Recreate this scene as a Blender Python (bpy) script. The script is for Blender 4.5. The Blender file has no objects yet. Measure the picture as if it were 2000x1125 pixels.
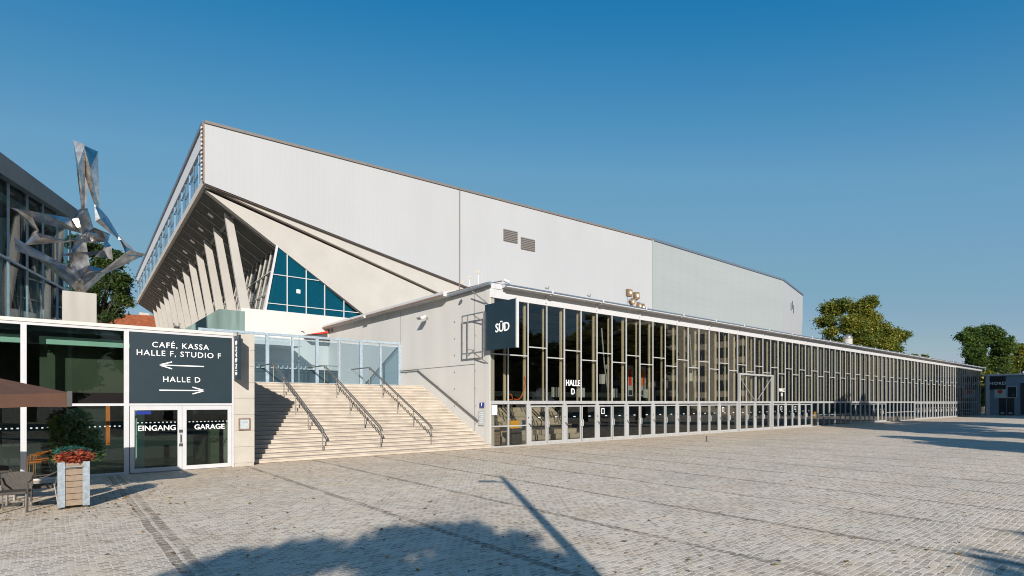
import bpy, math, random
from mathutils import Vector, Matrix
R = math.radians
random.seed(7)
S = bpy.context.scene
# ------------------------------------------------------------------ camera, sky, sun
F = 1085.0; CH = 2.4                       # focal length in photo pixels, eye height
cam = bpy.data.cameras.new('camera'); cam.sensor_width = 36; cam.lens = F / 2000 * 36
cam.shift_y = 222.5 / 2000; cam.clip_end = 3000; cam.clip_start = .1
co = bpy.data.objects.new('camera', cam); S.collection.objects.link(co)
YAW = math.atan2(.638, .770)
co.location = (0, 0, CH); co.rotation_euler = (R(90), 0, -YAW); S.camera = co
S.render.resolution_x = 1024; S.render.resolution_y = 576
SUN_AZ = math.atan2(-.52, -.855); SUN_EL = R(22)
w = bpy.data.worlds.new('World'); S.world = w; w.use_nodes = True
nt = w.node_tree; nt.nodes.clear()
sk = nt.nodes.new('ShaderNodeTexSky'); sk.sky_type = 'NISHITA'; sk.sun_disc = False
sk.sun_elevation = SUN_EL; sk.sun_rotation = SUN_AZ; sk.altitude = 200
sk.air_density = 1.0; sk.dust_density = .6; sk.ozone_density = 3.0
hs = nt.nodes.new('ShaderNodeHueSaturation'); hs.inputs['Saturation'].default_value = 1.12; hs.inputs['Hue'].default_value = .487
bg = nt.nodes.new('ShaderNodeBackground'); bg.inputs[1].default_value = .085
ow = nt.nodes.new('ShaderNodeOutputWorld')
nt.links.new(sk.outputs[0], hs.inputs['Color'])
spc = nt.nodes.new('ShaderNodeSeparateColor'); cmb = nt.nodes.new('ShaderNodeCombineColor'); nt.links.new(hs.outputs[0], spc.inputs[0])
def wm(op, a, b_):
    x = nt.nodes.new('ShaderNodeMath'); x.operation = op
    for k, q in enumerate((a, b_)):
        if isinstance(q, (int, float)): x.inputs[k].default_value = q
        else: nt.links.new(q, x.inputs[k])
    return x.outputs[0]
# tone of a clear autumn sky: scattered-light value -> shown value, per channel
for i_, (sc_, pts, slope) in enumerate(((4.0, ((0, 0), (.45, .08), (.6, .152), (.82, .62), (1.075, 1.2), (1.735, 1.68), (2.23, 1.84)), .6),
        (8.0, ((0, 0), (1.2, 1.2), (1.588, 1.68), (2.077, 2.34), (2.645, 2.95), (3.71, 3.24), (5.13, 3.5)), .5),
        (8.0, ((0, 0), (2.2, 3.1), (3.04, 3.84), (3.78, 4.33), (4.56, 4.68), (5.51, 4.62), (6.33, 4.5)), .4))):
    cr_ = nt.nodes.new('ShaderNodeValToRGB'); el = cr_.color_ramp.elements
    el[0].position = 0; el[0].color = (0, 0, 0, 1); el[1].position = pts[-1][0] / sc_; v_ = pts[-1][1] / 8; el[1].color = (v_, v_, v_, 1)
    for p_, q_ in pts[1:-1]:
        e_ = el.new(p_ / sc_); e_.color = (q_ / 8, q_ / 8, q_ / 8, 1)
    src = spc.outputs[i_]
    nt.links.new(wm('DIVIDE', src, sc_), cr_.inputs[0])
    hi = wm('MULTIPLY', wm('MAXIMUM', wm('SUBTRACT', src, pts[-1][0]), 0.0), slope)
    nt.links.new(wm('ADD', wm('MULTIPLY', cr_.outputs[0], 8.0), hi), cmb.inputs[i_])
nt.links.new(cmb.outputs[0], bg.inputs[0]); nt.links.new(bg.outputs[0], ow.inputs[0])
sl = bpy.data.lights.new('sun', 'SUN'); sl.energy = 4.9; sl.angle = R(.5); sl.color = (1, .94, .86)
so = bpy.data.objects.new('sun', sl); S.collection.objects.link(so)
sd = Vector((.52, .855, -math.tan(SUN_EL))).normalized()
so.rotation_euler = sd.to_track_quat('-Z', 'Y').to_euler()
S.view_settings.view_transform = 'Standard'; S.view_settings.look = 'None'
S.view_settings.exposure = .45; S.view_settings.gamma = 1
S.cycles.filter_width = 1.05; S.cycles.transparent_max_bounces = 24; S.cycles.max_bounces = 8
S.cycles.caustics_reflective = False; S.cycles.caustics_refractive = False
# ------------------------------------------------------------------ photo measurements -> world
def ray(px):
    r = (px - 1000) / F
    return .770 * r + .638, .770 - .638 * r
def atY(px, py, Y):                       # point of a wall at depth Y
    a, b = ray(px); d = Y / b
    return Vector((a * d, Y, CH + (785 - py) / F * d))
def atX(px, py, X):
    a, b = ray(px); d = X / a
    return Vector((X, b * d, CH + (785 - py) / F * d))
def atD(px, py, d):
    a, b = ray(px); return Vector((a * d, b * d, CH + (785 - py) / F * d))
def ground(px, py):
    return atD(px, py, CH * F / (py - 785))
def hit(px, py, P, Q):                    # vertical plane through P and Q
    a, b = ray(px); ux, uy = Q[0] - P[0], Q[1] - P[1]
    d = (P[0] * uy - P[1] * ux) / (a * uy - b * ux)
    return Vector((a * d, b * d, CH + (785 - py) / F * d))
# ------------------------------------------------------------------ mesh helpers
class MB:
    def __init__(s): s.v = []; s.f = []
    def box(s, x0, x1, y0, y1, z0, z1):
        i = len(s.v)
        s.v += [(x0,y0,z0),(x1,y0,z0),(x1,y1,z0),(x0,y1,z0),(x0,y0,z1),(x1,y0,z1),(x1,y1,z1),(x0,y1,z1)]
        s.f += [tuple(i + k for k in q) for q in ((0,3,2,1),(4,5,6,7),(0,1,5,4),(1,2,6,5),(2,3,7,6),(3,0,4,7))]
        return s
    def prism(s, pts, vec):                # planar polygon extruded along vec
        i = len(s.v); n = len(pts); vec = Vector(vec)
        s.v += [tuple(p) for p in pts] + [tuple(Vector(p) + vec) for p in pts]
        s.f += [tuple(range(i, i + n)), tuple(range(i + 2 * n - 1, i + n - 1, -1))]
        s.f += [(i + k, i + n + k, i + n + (k + 1) % n, i + (k + 1) % n) for k in range(n)]
        return s
    def bar(s, p, q, w, h=None, up=(0, 0, 1)):   # rectangular bar
        p = Vector(p); q = Vector(q); h = h or w
        d = (q - p).normalized(); u = Vector(up)
        if abs(d.dot(u)) > .98: u = Vector((0, 1, 0))
        a = d.cross(u).normalized() * w / 2; b = a.cross(d).normalized() * h / 2
        s.prism([p - a - b, p + a - b, p + a + b, p - a + b], q - p); return s
    def tube(s, pts, r, n=8, cap=True):
        pts = [Vector(p) for p in pts]; rr = r if isinstance(r, (list, tuple)) else [r] * len(pts)
        i = len(s.v); prev = None
        for k, p in enumerate(pts):
            d = (pts[min(k + 1, len(pts) - 1)] - pts[max(k - 1, 0)]).normalized()
            if prev is None:
                u = Vector((0, 0, 1)) if abs(d.z) < .9 else Vector((1, 0, 0))
                a = d.cross(u).normalized()
            else: a = (prev - d * prev.dot(d)).normalized()
            prev = a; b = d.cross(a)
            for j in range(n):
                t = 2 * math.pi * j / n
                s.v.append(tuple(p + (a * math.cos(t) + b * math.sin(t)) * rr[k]))
        for k in range(len(pts) - 1):
            for j in range(n):
                o = i + k * n; j2 = (j + 1) % n
                s.f.append((o + j, o + j2, o + n + j2, o + n + j))
        if cap:
            s.f.append(tuple(range(i + n - 1, i - 1, -1))); e = i + (len(pts) - 1) * n
            s.f.append(tuple(range(e, e + n)))
        return s
    def quad(s, a, b, c, d):
        i = len(s.v); s.v += [tuple(a), tuple(b), tuple(c), tuple(d)]; s.f.append((i, i+1, i+2, i+3)); return s
    def build(s, name, m, parent=None, smooth=False, bevel=0):
        me = bpy.data.meshes.new(name); me.from_pydata(s.v, [], s.f); me.update()
        import bmesh
        bm = bmesh.new(); bm.from_mesh(me)
        if len(bm.faces) < 3000: bmesh.ops.recalc_face_normals(bm, faces=bm.faces)
        bm.to_mesh(me); bm.free()
        if smooth:
            for p in me.polygons: p.use_smooth = True
        me.materials.append(m)
        o = bpy.data.objects.new(name, me); S.collection.objects.link(o)
        if parent: o.parent = parent
        if bevel:
            b = o.modifiers.new('bevel', 'BEVEL'); b.width = bevel; b.segments = 2; b.limit_method = 'ANGLE'
        return o
def tag(o, label=None, cat=None, group=None, kind=None):
    if label: o['label'] = label
    if cat: o['category'] = cat
    if group: o['group'] = group
    if kind: o['kind'] = kind
    return o
def thing(name, label, cat, loc=(0, 0, 0), rz=0, group=None):
    o = bpy.data.objects.new(name, None); S.collection.objects.link(o)
    o.location = loc; o.rotation_euler = (0, 0, rz); o.empty_display_size = .3
    return tag(o, label, cat, group)
def copy_tree(o, parent=None):
    c = o.copy(); S.collection.objects.link(c); c.parent = parent
    for ch in [x for x in S.objects if x.parent == o]: copy_tree(ch, c)
    return c
# ------------------------------------------------------------------ materials
def newmat(name):
    m = bpy.data.materials.new(name); m.use_nodes = True
    n = m.node_tree; n.nodes.clear(); o = n.nodes.new('ShaderNodeOutputMaterial')
    return m, n, o
def N(n, t, **k):
    x = n.nodes.new(t)
    for a, b in k.items(): setattr(x, a, b)
    return x
def principled(name, col, rough=.6, metal=0, noise=.12, nscale=3, bump=0, bscale=40, spec=.5, streak=False):
    m, n, o = newmat(name); L = n.links.new
    b = N(n, 'ShaderNodeBsdfPrincipled'); b.inputs['Roughness'].default_value = rough
    b.inputs['Metallic'].default_value = metal; b.inputs['Specular IOR Level'].default_value = spec
    L(b.outputs[0], o.inputs[0])
    tc = N(n, 'ShaderNodeTexCoord'); mp = N(n, 'ShaderNodeMapping')
    g = N(n, 'ShaderNodeNewGeometry'); L(g.outputs['Position'], mp.inputs[0])
    if streak: mp.inputs['Scale'].default_value = (1, 1, .12)
    no = N(n, 'ShaderNodeTexNoise'); no.inputs['Scale'].default_value = nscale; no.inputs['Detail'].default_value = 5
    L(mp.outputs[0], no.inputs['Vector'])
    cr = N(n, 'ShaderNodeValToRGB'); cr.color_ramp.elements[0].position = .3; cr.color_ramp.elements[1].position = .7
    cr.color_ramp.elements[0].color = (*[c * (1 - noise) for c in col], 1)
    cr.color_ramp.elements[1].color = (*[min(1, c * (1 + noise * .6)) for c in col], 1)
    L(no.outputs['Fac'], cr.inputs[0]); L(cr.outputs[0], b.inputs['Base Color'])
    if bump:
        n2 = N(n, 'ShaderNodeTexNoise'); n2.inputs['Scale'].default_value = bscale; n2.inputs['Detail'].default_value = 4
        L(g.outputs['Position'], n2.inputs['Vector'])
        bp = N(n, 'ShaderNodeBump'); bp.inputs['Strength'].default_value = bump; bp.inputs['Distance'].default_value = .02
        L(n2.outputs['Fac'], bp.inputs['Height']); L(bp.outputs[0], b.inputs['Normal'])
    m['b'] = b.name
    return m
def glassmat(name, tint, ior=1.5, rough=0.0, body=None, bodyfac=0, wob=.0):
    m, n, o = newmat(name); L = n.links.new
    t = N(n, 'ShaderNodeBsdfTransparent'); t.inputs[0].default_value = (*tint, 1)
    g = N(n, 'ShaderNodeBsdfGlossy'); g.inputs['Roughness'].default_value = rough; g.inputs[0].default_value = (.95, .97, 1, 1)
    f = N(n, 'ShaderNodeFresnel'); gb_ = N(n, 'ShaderNodeNewGeometry'); mr = N(n, 'ShaderNodeMapRange')
    L(gb_.outputs['Backfacing'], mr.inputs[0]); mr.inputs[3].default_value = ior; mr.inputs[4].default_value = 1 / ior; L(mr.outputs[0], f.inputs[0])
    if wob:
        ge = N(n, 'ShaderNodeNewGeometry'); no = N(n, 'ShaderNodeTexNoise'); no.inputs['Scale'].default_value = .9
        L(ge.outputs['Position'], no.inputs['Vector']); bp = N(n, 'ShaderNodeBump'); bp.inputs['Strength'].default_value = wob
        bp.inputs['Distance'].default_value = .05; L(no.outputs['Fac'], bp.inputs['Height']); L(bp.outputs[0], g.inputs['Normal'])
    mx = N(n, 'ShaderNodeMixShader'); L(f.outputs[0], mx.inputs[0])
    src = t.outputs[0]
    if body:
        d = N(n, 'ShaderNodeBsdfDiffuse'); d.inputs[0].default_value = (*body, 1)
        m2 = N(n, 'ShaderNodeMixShader'); m2.inputs[0].default_value = bodyfac
        L(t.outputs[0], m2.inputs[1]); L(d.outputs[0], m2.inputs[2]); src = m2.outputs[0]
    L(src, mx.inputs[1]); L(g.outputs[0], mx.inputs[2]); L(mx.outputs[0], o.inputs[0])
    return m
def cladmat(name, col, pitch, seam=0.0, rough=.45, depth=.5):
    """ribbed metal cladding; ribs run up the wall, optional level seams"""
    m, n, o = newmat(name); L = n.links.new
    b = N(n, 'ShaderNodeBsdfPrincipled'); b.inputs['Roughness'].default_value = rough
    L(b.outputs[0], o.inputs[0])
    g = N(n, 'ShaderNodeNewGeometry'); sp = N(n, 'ShaderNodeSeparateXYZ'); L(g.outputs['Position'], sp.inputs[0])
    def M(op, a, bb=None):
        x = N(n, 'ShaderNodeMath', operation=op)
        for k, q in enumerate((a, bb)):
            if q is None: continue
            if isinstance(q, (int, float)): x.inputs[k].default_value = q
            else: L(q, x.inputs[k])
        return x.outputs[0]
    fr = M('FRACT', M('DIVIDE', sp.outputs[0], pitch)); rib = M('LESS_THAN', M('ABSOLUTE', M('SUBTRACT', fr, .5)), .14)
    # every panel has its own faint tone
    pan = M('FLOOR', M('DIVIDE', sp.outputs[0], pitch * 4)); panz = M('FLOOR', M('DIVIDE', sp.outputs[2], 2.4))
    cb = N(n, 'ShaderNodeCombineXYZ'); L(pan, cb.inputs[0]); L(panz, cb.inputs[1])
    wn = N(n, 'ShaderNodeTexWhiteNoise'); L(cb.outputs[0], wn.inputs['Vector'])
    no = N(n, 'ShaderNodeTexNoise'); no.inputs['Scale'].default_value = .25; no.inputs['Detail'].default_value = 6
    mp = N(n, 'ShaderNodeMapping'); mp.inputs['Scale'].default_value = (1.6, 1, .35) if not seam else (.3, 1, 2.5)
    L(g.outputs['Position'], mp.inputs[0]); L(mp.outputs[0], no.inputs['Vector'])
    v = M('ADD', M('MULTIPLY', wn.outputs['Value'], .012), M('MULTIPLY', no.outputs['Fac'], .12))
    v = M('SUBTRACT', v, M('MULTIPLY', rib, .015))
    if seam:
        fz = M('FRACT', M('DIVIDE', sp.outputs[2], seam)); v = M('SUBTRACT', v, M('MULTIPLY', M('LESS_THAN', fz, .05), .07))
    v = M('ADD', v, .9)
    mx = N(n, 'ShaderNodeMix', data_type='RGBA', blend_type='MULTIPLY'); mx.inputs[0].default_value = 1
    mx.inputs[6].default_value = (*col, 1)
    cc = N(n, 'ShaderNodeCombineColor'); [L(v, cc.inputs[k]) for k in range(3)]
    L(cc.outputs[0], mx.inputs[7]); L(mx.outputs[2], b.inputs['Base Color'])
    bp = N(n, 'ShaderNodeBump'); bp.inputs['Strength'].default_value = depth; bp.inputs['Distance'].default_value = .03
    L(rib, bp.inputs['Height']); L(bp.outputs[0], b.inputs['Normal'])
    return m
def pavemat():
    m, n, o = newmat('granite_setts'); L = n.links.new
    b = N(n, 'ShaderNodeBsdfPrincipled'); b.inputs['Roughness'].default_value = .75; L(b.outputs[0], o.inputs[0])
    b.inputs['Specular IOR Level'].default_value = .25
    g = N(n, 'ShaderNodeNewGeometry'); sp = N(n, 'ShaderNodeSeparateXYZ'); L(g.outputs['Position'], sp.inputs[0])
    def M(op, a, bb=None, c=None):
        x = N(n, 'ShaderNodeMath', operation=op)
        for k, q in enumerate((a, bb, c)):
            if q is None: continue
            if isinstance(q, (int, float)): x.inputs[k].default_value = q
            else: L(q, x.inputs[k])
        return x.outputs[0]
    # gentle warp so that the rows are hand laid
    wn = N(n, 'ShaderNodeTexNoise'); wn.inputs['Scale'].default_value = .9; wn.inputs['Detail'].default_value = 3; L(g.outputs['Position'], wn.inputs['Vector'])
    wf = N(n, 'ShaderNodeTexNoise'); wf.inputs['Scale'].default_value = 9; wf.inputs['Detail'].default_value = 2; L(g.outputs['Position'], wf.inputs['Vector'])
    ad = N(n, 'ShaderNodeVectorMath', operation='MULTIPLY_ADD'); L(wn.outputs['Color'], ad.inputs[0]); ad.inputs[1].default_value = (.16, .16, 0); L(g.outputs['Position'], ad.inputs[2])
    ad2 = N(n, 'ShaderNodeVectorMath', operation='MULTIPLY_ADD'); L(wf.outputs['Color'], ad2.inputs[0]); ad2.inputs[1].default_value = (.05, .05, 0); L(ad.outputs[0], ad2.inputs[2])
    br = N(n, 'ShaderNodeTexBrick'); L(ad2.outputs[0], br.inputs['Vector']); br.inputs['Scale'].default_value = 1
    br.inputs['Brick Width'].default_value = .155; br.inputs['Row Height'].default_value = .10
    br.inputs['Mortar Size'].default_value = .0135; br.inputs['Mortar Smooth'].default_value = .35; br.inputs['Bias'].default_value = 0
    br.inputs['Color1'].default_value = (.34, .285, .225, 1); br.inputs['Color2'].default_value = (.63, .545, .44, 1)
    br.inputs['Mortar'].default_value = (.66, .585, .485, 1)
    # speckle inside each sett
    gs = N(n, 'ShaderNodeTexNoise'); gs.inputs['Scale'].default_value = 38; gs.inputs['Detail'].default_value = 4; L(g.outputs['Position'], gs.inputs['Vector'])
    big = N(n, 'ShaderNodeTexNoise'); big.inputs['Scale'].default_value = .35; big.inputs['Detail'].default_value = 6; big.inputs['Roughness'].default_value = .65; L(g.outputs['Position'], big.inputs['Vector'])
    v = M('ADD', M('MULTIPLY', gs.outputs['Fac'], .5), M('ADD', M('MULTIPLY', big.outputs['Fac'], .55), .5))
    cc = N(n, 'ShaderNodeCombineColor'); [L(v, cc.inputs[k]) for k in range(3)]
    mx = N(n, 'ShaderNodeMix', data_type='RGBA', blend_type='MULTIPLY'); mx.inputs[0].default_value = 1
    L(br.outputs[0], mx.inputs[6]); L(cc.outputs[0], mx.inputs[7])
    # darker double rows every 2.7 m
    x = sp.outputs[0]; wob = M('MULTIPLY', M('SUBTRACT', wn.outputs['Fac'], .5), .12)
    xs = M('ADD', x, wob)
    dl = M('ABSOLUTE', M('SUBTRACT', M('MULTIPLY', M('FRACT', M('ADD', M('DIVIDE', M('SUBTRACT', xs, 5.6), 2.7), .5)), 2.7), 1.35))
    band = M('MULTIPLY', M('LESS_THAN', dl, .085), M('GREATER_THAN', xs, 4.0))
    d2 = M('ABSOLUTE', M('SUBTRACT', xs, 1.55)); band2 = M('MULTIPLY', M('LESS_THAN', d2, .17), M('GREATER_THAN', d2, .03))
    bb = M('MAXIMUM', band, band2)
    side = M('GREATER_THAN', M('FRACT', M('MULTIPLY', M('ADD', M('DIVIDE', M('SUBTRACT', xs, 5.6), 2.7), .5), 1.0)), .5)
    dash = M('GREATER_THAN', M('FRACT', M('ADD', M('ADD', M('DIVIDE', sp.outputs[1], .21), M('MULTIPLY', side, .5)), M('MULTIPLY', wf.outputs['Fac'], .5))), .22)
    bb = M('MULTIPLY', M('MULTIPLY', bb, M('ADD', M('MULTIPLY', dash, .75), .25)), M('ADD', M('MULTIPLY', M('GREATER_THAN', wn.outputs['Fac'], .46), .45), .55))
    patch = M('GREATER_THAN', gs.outputs['Fac'], .36)
    bb = M('MULTIPLY', bb, M('ADD', M('MULTIPLY', patch, .35), .4))
    m2 = N(n, 'ShaderNodeMix', data_type='RGBA', blend_type='MULTIPLY'); L(bb, m2.inputs[0]); L(mx.outputs[2], m2.inputs[6]); m2.inputs[7].default_value = (.34, .33, .31, 1)
    # warm dirt: near the buildings and in blotches
    st = N(n, 'ShaderNodeTexNoise'); st.inputs['Scale'].default_value = .8; st.inputs['Detail'].default_value = 8; st.inputs['Roughness'].default_value = .7; L(g.outputs['Position'], st.inputs['Vector'])
    near = N(n, 'ShaderNodeMapRange'); L(sp.outputs[1], near.inputs[0]); near.inputs[1].default_value = 13; near.inputs[2].default_value = 23
    dirt = M('MULTIPLY', M('SUBTRACT', M('ADD', M('MULTIPLY', near.outputs[0], .3), st.outputs['Fac']), .45), 1.5); dirt.node.use_clamp = True
    m3 = N(n, 'ShaderNodeMix', data_type='RGBA', blend_type='MULTIPLY'); L(dirt, m3.inputs[0]); L(m2.outputs[2], m3.inputs[6]); m3.inputs[7].default_value = (.93, .78, .60, 1)
    # small dark spots
    vo = N(n, 'ShaderNodeTexVoronoi'); vo.inputs['Scale'].default_value = 1.3; L(g.outputs['Position'], vo.inputs['Vector'])
    spot = M('MULTIPLY', M('LESS_THAN', vo.outputs['Distance'], .035), .6)
    m4 = N(n, 'ShaderNodeMix', data_type='RGBA', blend_type='MULTIPLY'); L(spot, m4.inputs[0]); L(m3.outputs[2], m4.inputs[6]); m4.inputs[7].default_value = (.3, .25, .2, 1)
    L(m4.outputs[2], b.inputs['Base Color'])
    h = M('ADD', M('MULTIPLY', br.outputs['Fac'], -1.0), M('MULTIPLY', gs.outputs['Fac'], .55))
    bp = N(n, 'ShaderNodeBump'); bp.inputs['Strength'].default_value = .5; bp.inputs['Distance'].default_value = .012
    L(h, bp.inputs['Height']); L(bp.outputs[0], b.inputs['Normal'])
    return m
def leafmat(name, c0, c1, c2):
    m, n, o = newmat(name); L = n.links.new
    g = N(n, 'ShaderNodeNewGeometry'); cr = N(n, 'ShaderNodeValToRGB')
    e = cr.color_ramp.elements; e[0].color = (*c0, 1); e[1].color = (*c2, 1); e[1].position = 1
    x = e.new(.55); x.color = (*c1, 1)
    no = N(n, 'ShaderNodeTexNoise'); no.inputs['Scale'].default_value = .35; L(g.outputs['Position'], no.inputs['Vector'])
    ma = N(n, 'ShaderNodeMath', operation='MULTIPLY_ADD'); L(g.outputs['Random Per Island'], ma.inputs[0]); ma.inputs[1].default_value = .6
    mb_ = N(n, 'ShaderNodeMath', operation='SUBTRACT'); L(no.outputs['Fac'], mb_.inputs[0]); mb_.inputs[1].default_value = .25
    L(mb_.outputs[0], ma.inputs[2]); L(ma.outputs[0], cr.inputs[0])
    d = N(n, 'ShaderNodeBsdfPrincipled'); d.inputs['Roughness'].default_value = .5; t = N(n, 'ShaderNodeBsdfTranslucent')
    L(cr.outputs[0], d.inputs['Base Color']); L(cr.outputs[0], t.inputs[0])
    mx = N(n, 'ShaderNodeMixShader'); mx.inputs[0].default_value = .35; L(d.outputs[0], mx.inputs[1]); L(t.outputs[0], mx.inputs[2]); L(mx.outputs[0], o.inputs[0])
    return m
M = {}
M['pave'] = pavemat()
M['clad'] = cladmat('white_ribbed_cladding', (.385, .39, .398), .42, depth=.08)
M['clad2'] = cladmat('pale_sheet_cladding', (.305, .33, .325), 1.9, seam=.75, depth=.15)  # sheet with level seams; greyer tone puts in the weaker light past the bend
M['concrete'] = principled('pale_concrete', (.39, .37, .34), .8, noise=.06, nscale=.7, bump=.2, bscale=20)
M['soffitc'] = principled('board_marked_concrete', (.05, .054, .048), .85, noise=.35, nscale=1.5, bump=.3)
M['render'] = principled('cream_wall_panels', (.53, .515, .485), .7, noise=.05, nscale=.8, bump=.05, streak=True)
M['steps'] = principled('sandstone_steps', (.47, .41, .34), .8, noise=.2, nscale=1.6, bump=.2, bscale=30)
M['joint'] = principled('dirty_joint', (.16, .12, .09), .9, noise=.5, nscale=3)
M['stone'] = principled('beige_stone_blocks', (.42, .385, .335), .75, noise=.08, nscale=2.0, bump=.1)
M['plinth'] = principled('cast_concrete', (.40, .375, .33), .85, noise=.14, nscale=2.5, streak=True, bump=.15)
M['white'] = principled('white_painted_metal', (.50, .50, .51), .4, noise=.05)
M['alu'] = principled('anodised_aluminium', (.38, .385, .385), .42, metal=.1, noise=.1, nscale=4, streak=True)
M['bandframe'] = principled('blue_grey_frames', (.20, .31, .42), .5)
M['mull'] = principled('pale_mullion_metal', (.40, .40, .39), .45, noise=.08, nscale=4)
M['galv'] = principled('galvanised_steel', (.36, .42, .47), .45, metal=.6, noise=.25, nscale=14)
M['steel'] = principled('brushed_steel', (.42, .40, .37), .35, metal=.8, noise=.15, nscale=8)
M['railsteel'] = principled('weathered_rail_steel', (.20, .19, .17), .4, metal=.6, noise=.2, nscale=8)
M['darksteel'] = principled('dark_painted_steel', (.06, .06, .06), .5, noise=.2)
M['fence'] = principled('grey_blue_fence_steel', (.36, .44, .50), .5, metal=.3, noise=.2, nscale=6)
M['post'] = principled('cream_facade_posts', (.62, .55, .42), .55, noise=.08)
M['black'] = principled('black_void', (.012, .013, .014), .7, noise=.1)
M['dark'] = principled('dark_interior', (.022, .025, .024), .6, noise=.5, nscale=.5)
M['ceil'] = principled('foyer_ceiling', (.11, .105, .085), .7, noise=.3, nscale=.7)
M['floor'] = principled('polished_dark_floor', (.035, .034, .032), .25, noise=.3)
M['olive'] = principled('olive_wall_and_reflection', (.05, .055, .032), .6, noise=.2, nscale=1)
M['mint'] = principled('mint_beam', (.42, .58, .54), .5, noise=.06)
M['petrol'] = principled('petrol_blue_sign', (.006, .021, .030), .5, noise=.1, nscale=2)
M['petrol2'] = principled('slate_blue_sign', (.010, .025, .036), .4, noise=.15, nscale=1.2)
M['letter'] = principled('white_lettering', (.85, .85, .85), .5, noise=.01)
M['green'] = principled('patinated_panel', (.15, .22, .20), .6, noise=.35, nscale=2.2, streak=True)
M['shadowline'] = principled('dark_brown_shadow_line', (.10, .075, .06), .7, noise=.3)
M['fasc'] = principled('slate_grey_fascia', (.10, .15, .17), .5, noise=.2, nscale=1)
M['rust'] = principled('rusty_edge', (.20, .13, .09), .7, noise=.4, nscale=5)
M['cap'] = principled('dark_roof_edge', (.10, .14, .19), .5, noise=.1)
M['rooftile'] = principled('red_roof_tiles', (.26, .07, .022), .8, noise=.35, nscale=2, bump=.5, bscale=6)
M['wood'] = principled('grey_brown_slats', (.24, .18, .125), .7, noise=.2, nscale=12, bump=.2)
M['brown'] = principled('brown_canvas', (.078, .035, .020), .85, noise=.12, nscale=3, bump=.2, bscale=120)
M['rattan'] = principled('grey_rattan', (.06, .052, .045), .7, noise=.45, nscale=40, bump=.6, bscale=90)
M['orange'] = principled('orange_plastic', (.75, .16, .02), .5, noise=.1)
M['yellow'] = principled('yellow_plastic', (.85, .42, .01), .5, noise=.05)
M['red'] = principled('red_fabric', (.65, .035, .015), .6, noise=.1)
M['redplastic'] = principled('red_plastic', (.62, .05, .03), .45, noise=.1)
M['blue'] = principled('enamel_blue', (.01, .03, .22), .35, noise=.05)
M['gold'] = principled('brass_reflector', (.50, .33, .12), .3, metal=.5, noise=.2)
M['bark'] = principled('bark', (.06, .048, .036), .9, noise=.4, nscale=6, bump=.5, bscale=12)
M['louvre'] = principled('louvre_blades', (.17, .155, .145), .6, noise=.1)
M['brass'] = principled('louvre_grey', (.15, .135, .125), .6, noise=.1)
M['apt'] = principled('apartment_render', (.66, .56, .42), .85, noise=.1, nscale=.4)
M['shadewall'] = principled('shade_blue_wall', (.20, .26, .31), .7, noise=.08)  # blue of the shade is put into the wall colour
M['paper'] = principled('grey_notice', (.40, .44, .45), .5, noise=.12, nscale=10)
M['lining'] = principled('blue_green_lining', (.02, .16, .21), .6, noise=.6, nscale=.5)
M['teal2'] = principled('teal_lit_panels', (.10, .35, .36), .6)
M['glass'] = glassmat('foyer_glass', (.80, .80, .76), 1.55, wob=.02)
M['glass2'] = glassmat('cafe_glass', (.72, .80, .76), 1.4)
M['glass3'] = glassmat('concert_hall_glass', (.66, .76, .76), 1.35)
M['teal'] = glassmat('teal_solar_glass', (.16, .62, .72), 1.4, body=(.0, .10, .155), bodyfac=.40, wob=.05)
M['bandglass'] = glassmat('sky_tinted_band', (.2, .3, .4), 1.7, body=(.10, .23, .36), bodyfac=.95)  # sky reflection painted in as the blue body colour
M['fencepane'] = glassmat('wired_fence_panel', (.80, .88, .92), 1.25, body=(.16, .25, .31), bodyfac=.13)
M['sculpt'] = principled('polished_sheet_steel', (.60, .57, .54), .27, metal=1.0, noise=.45, nscale=3.5, bump=.15, bscale=4)
M['leaf1'] = leafmat('summer_leaves', (.016, .042, .010), (.050, .10, .016), (.14, .18, .025))
M['leaf0'] = leafmat('dark_summer_leaves', (.010, .030, .007), (.030, .062, .011), (.09, .12, .02))
M['leaf2'] = leafmat('autumn_tinted_leaves', (.024, .055, .008), (.11, .14, .015), (.30, .24, .02))
M['leaf3'] = leafmat('glossy_shrub_leaves', (.015, .05, .02), (.05, .11, .03), (.14, .20, .05))
M['leaf4'] = leafmat('blue_green_sprigs', (.01, .06, .05), (.02, .10, .08), (.05, .16, .12))
M['petal'] = leafmat('copper_red_foliage', (.16, .025, .015), (.36, .07, .03), (.50, .16, .08))
M['dead'] = leafmat('dry_leaves', (.06, .035, .015), (.22, .12, .03), (.40, .24, .04))
M['soil'] = principled('soil', (.03, .02, .015), .9)
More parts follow.
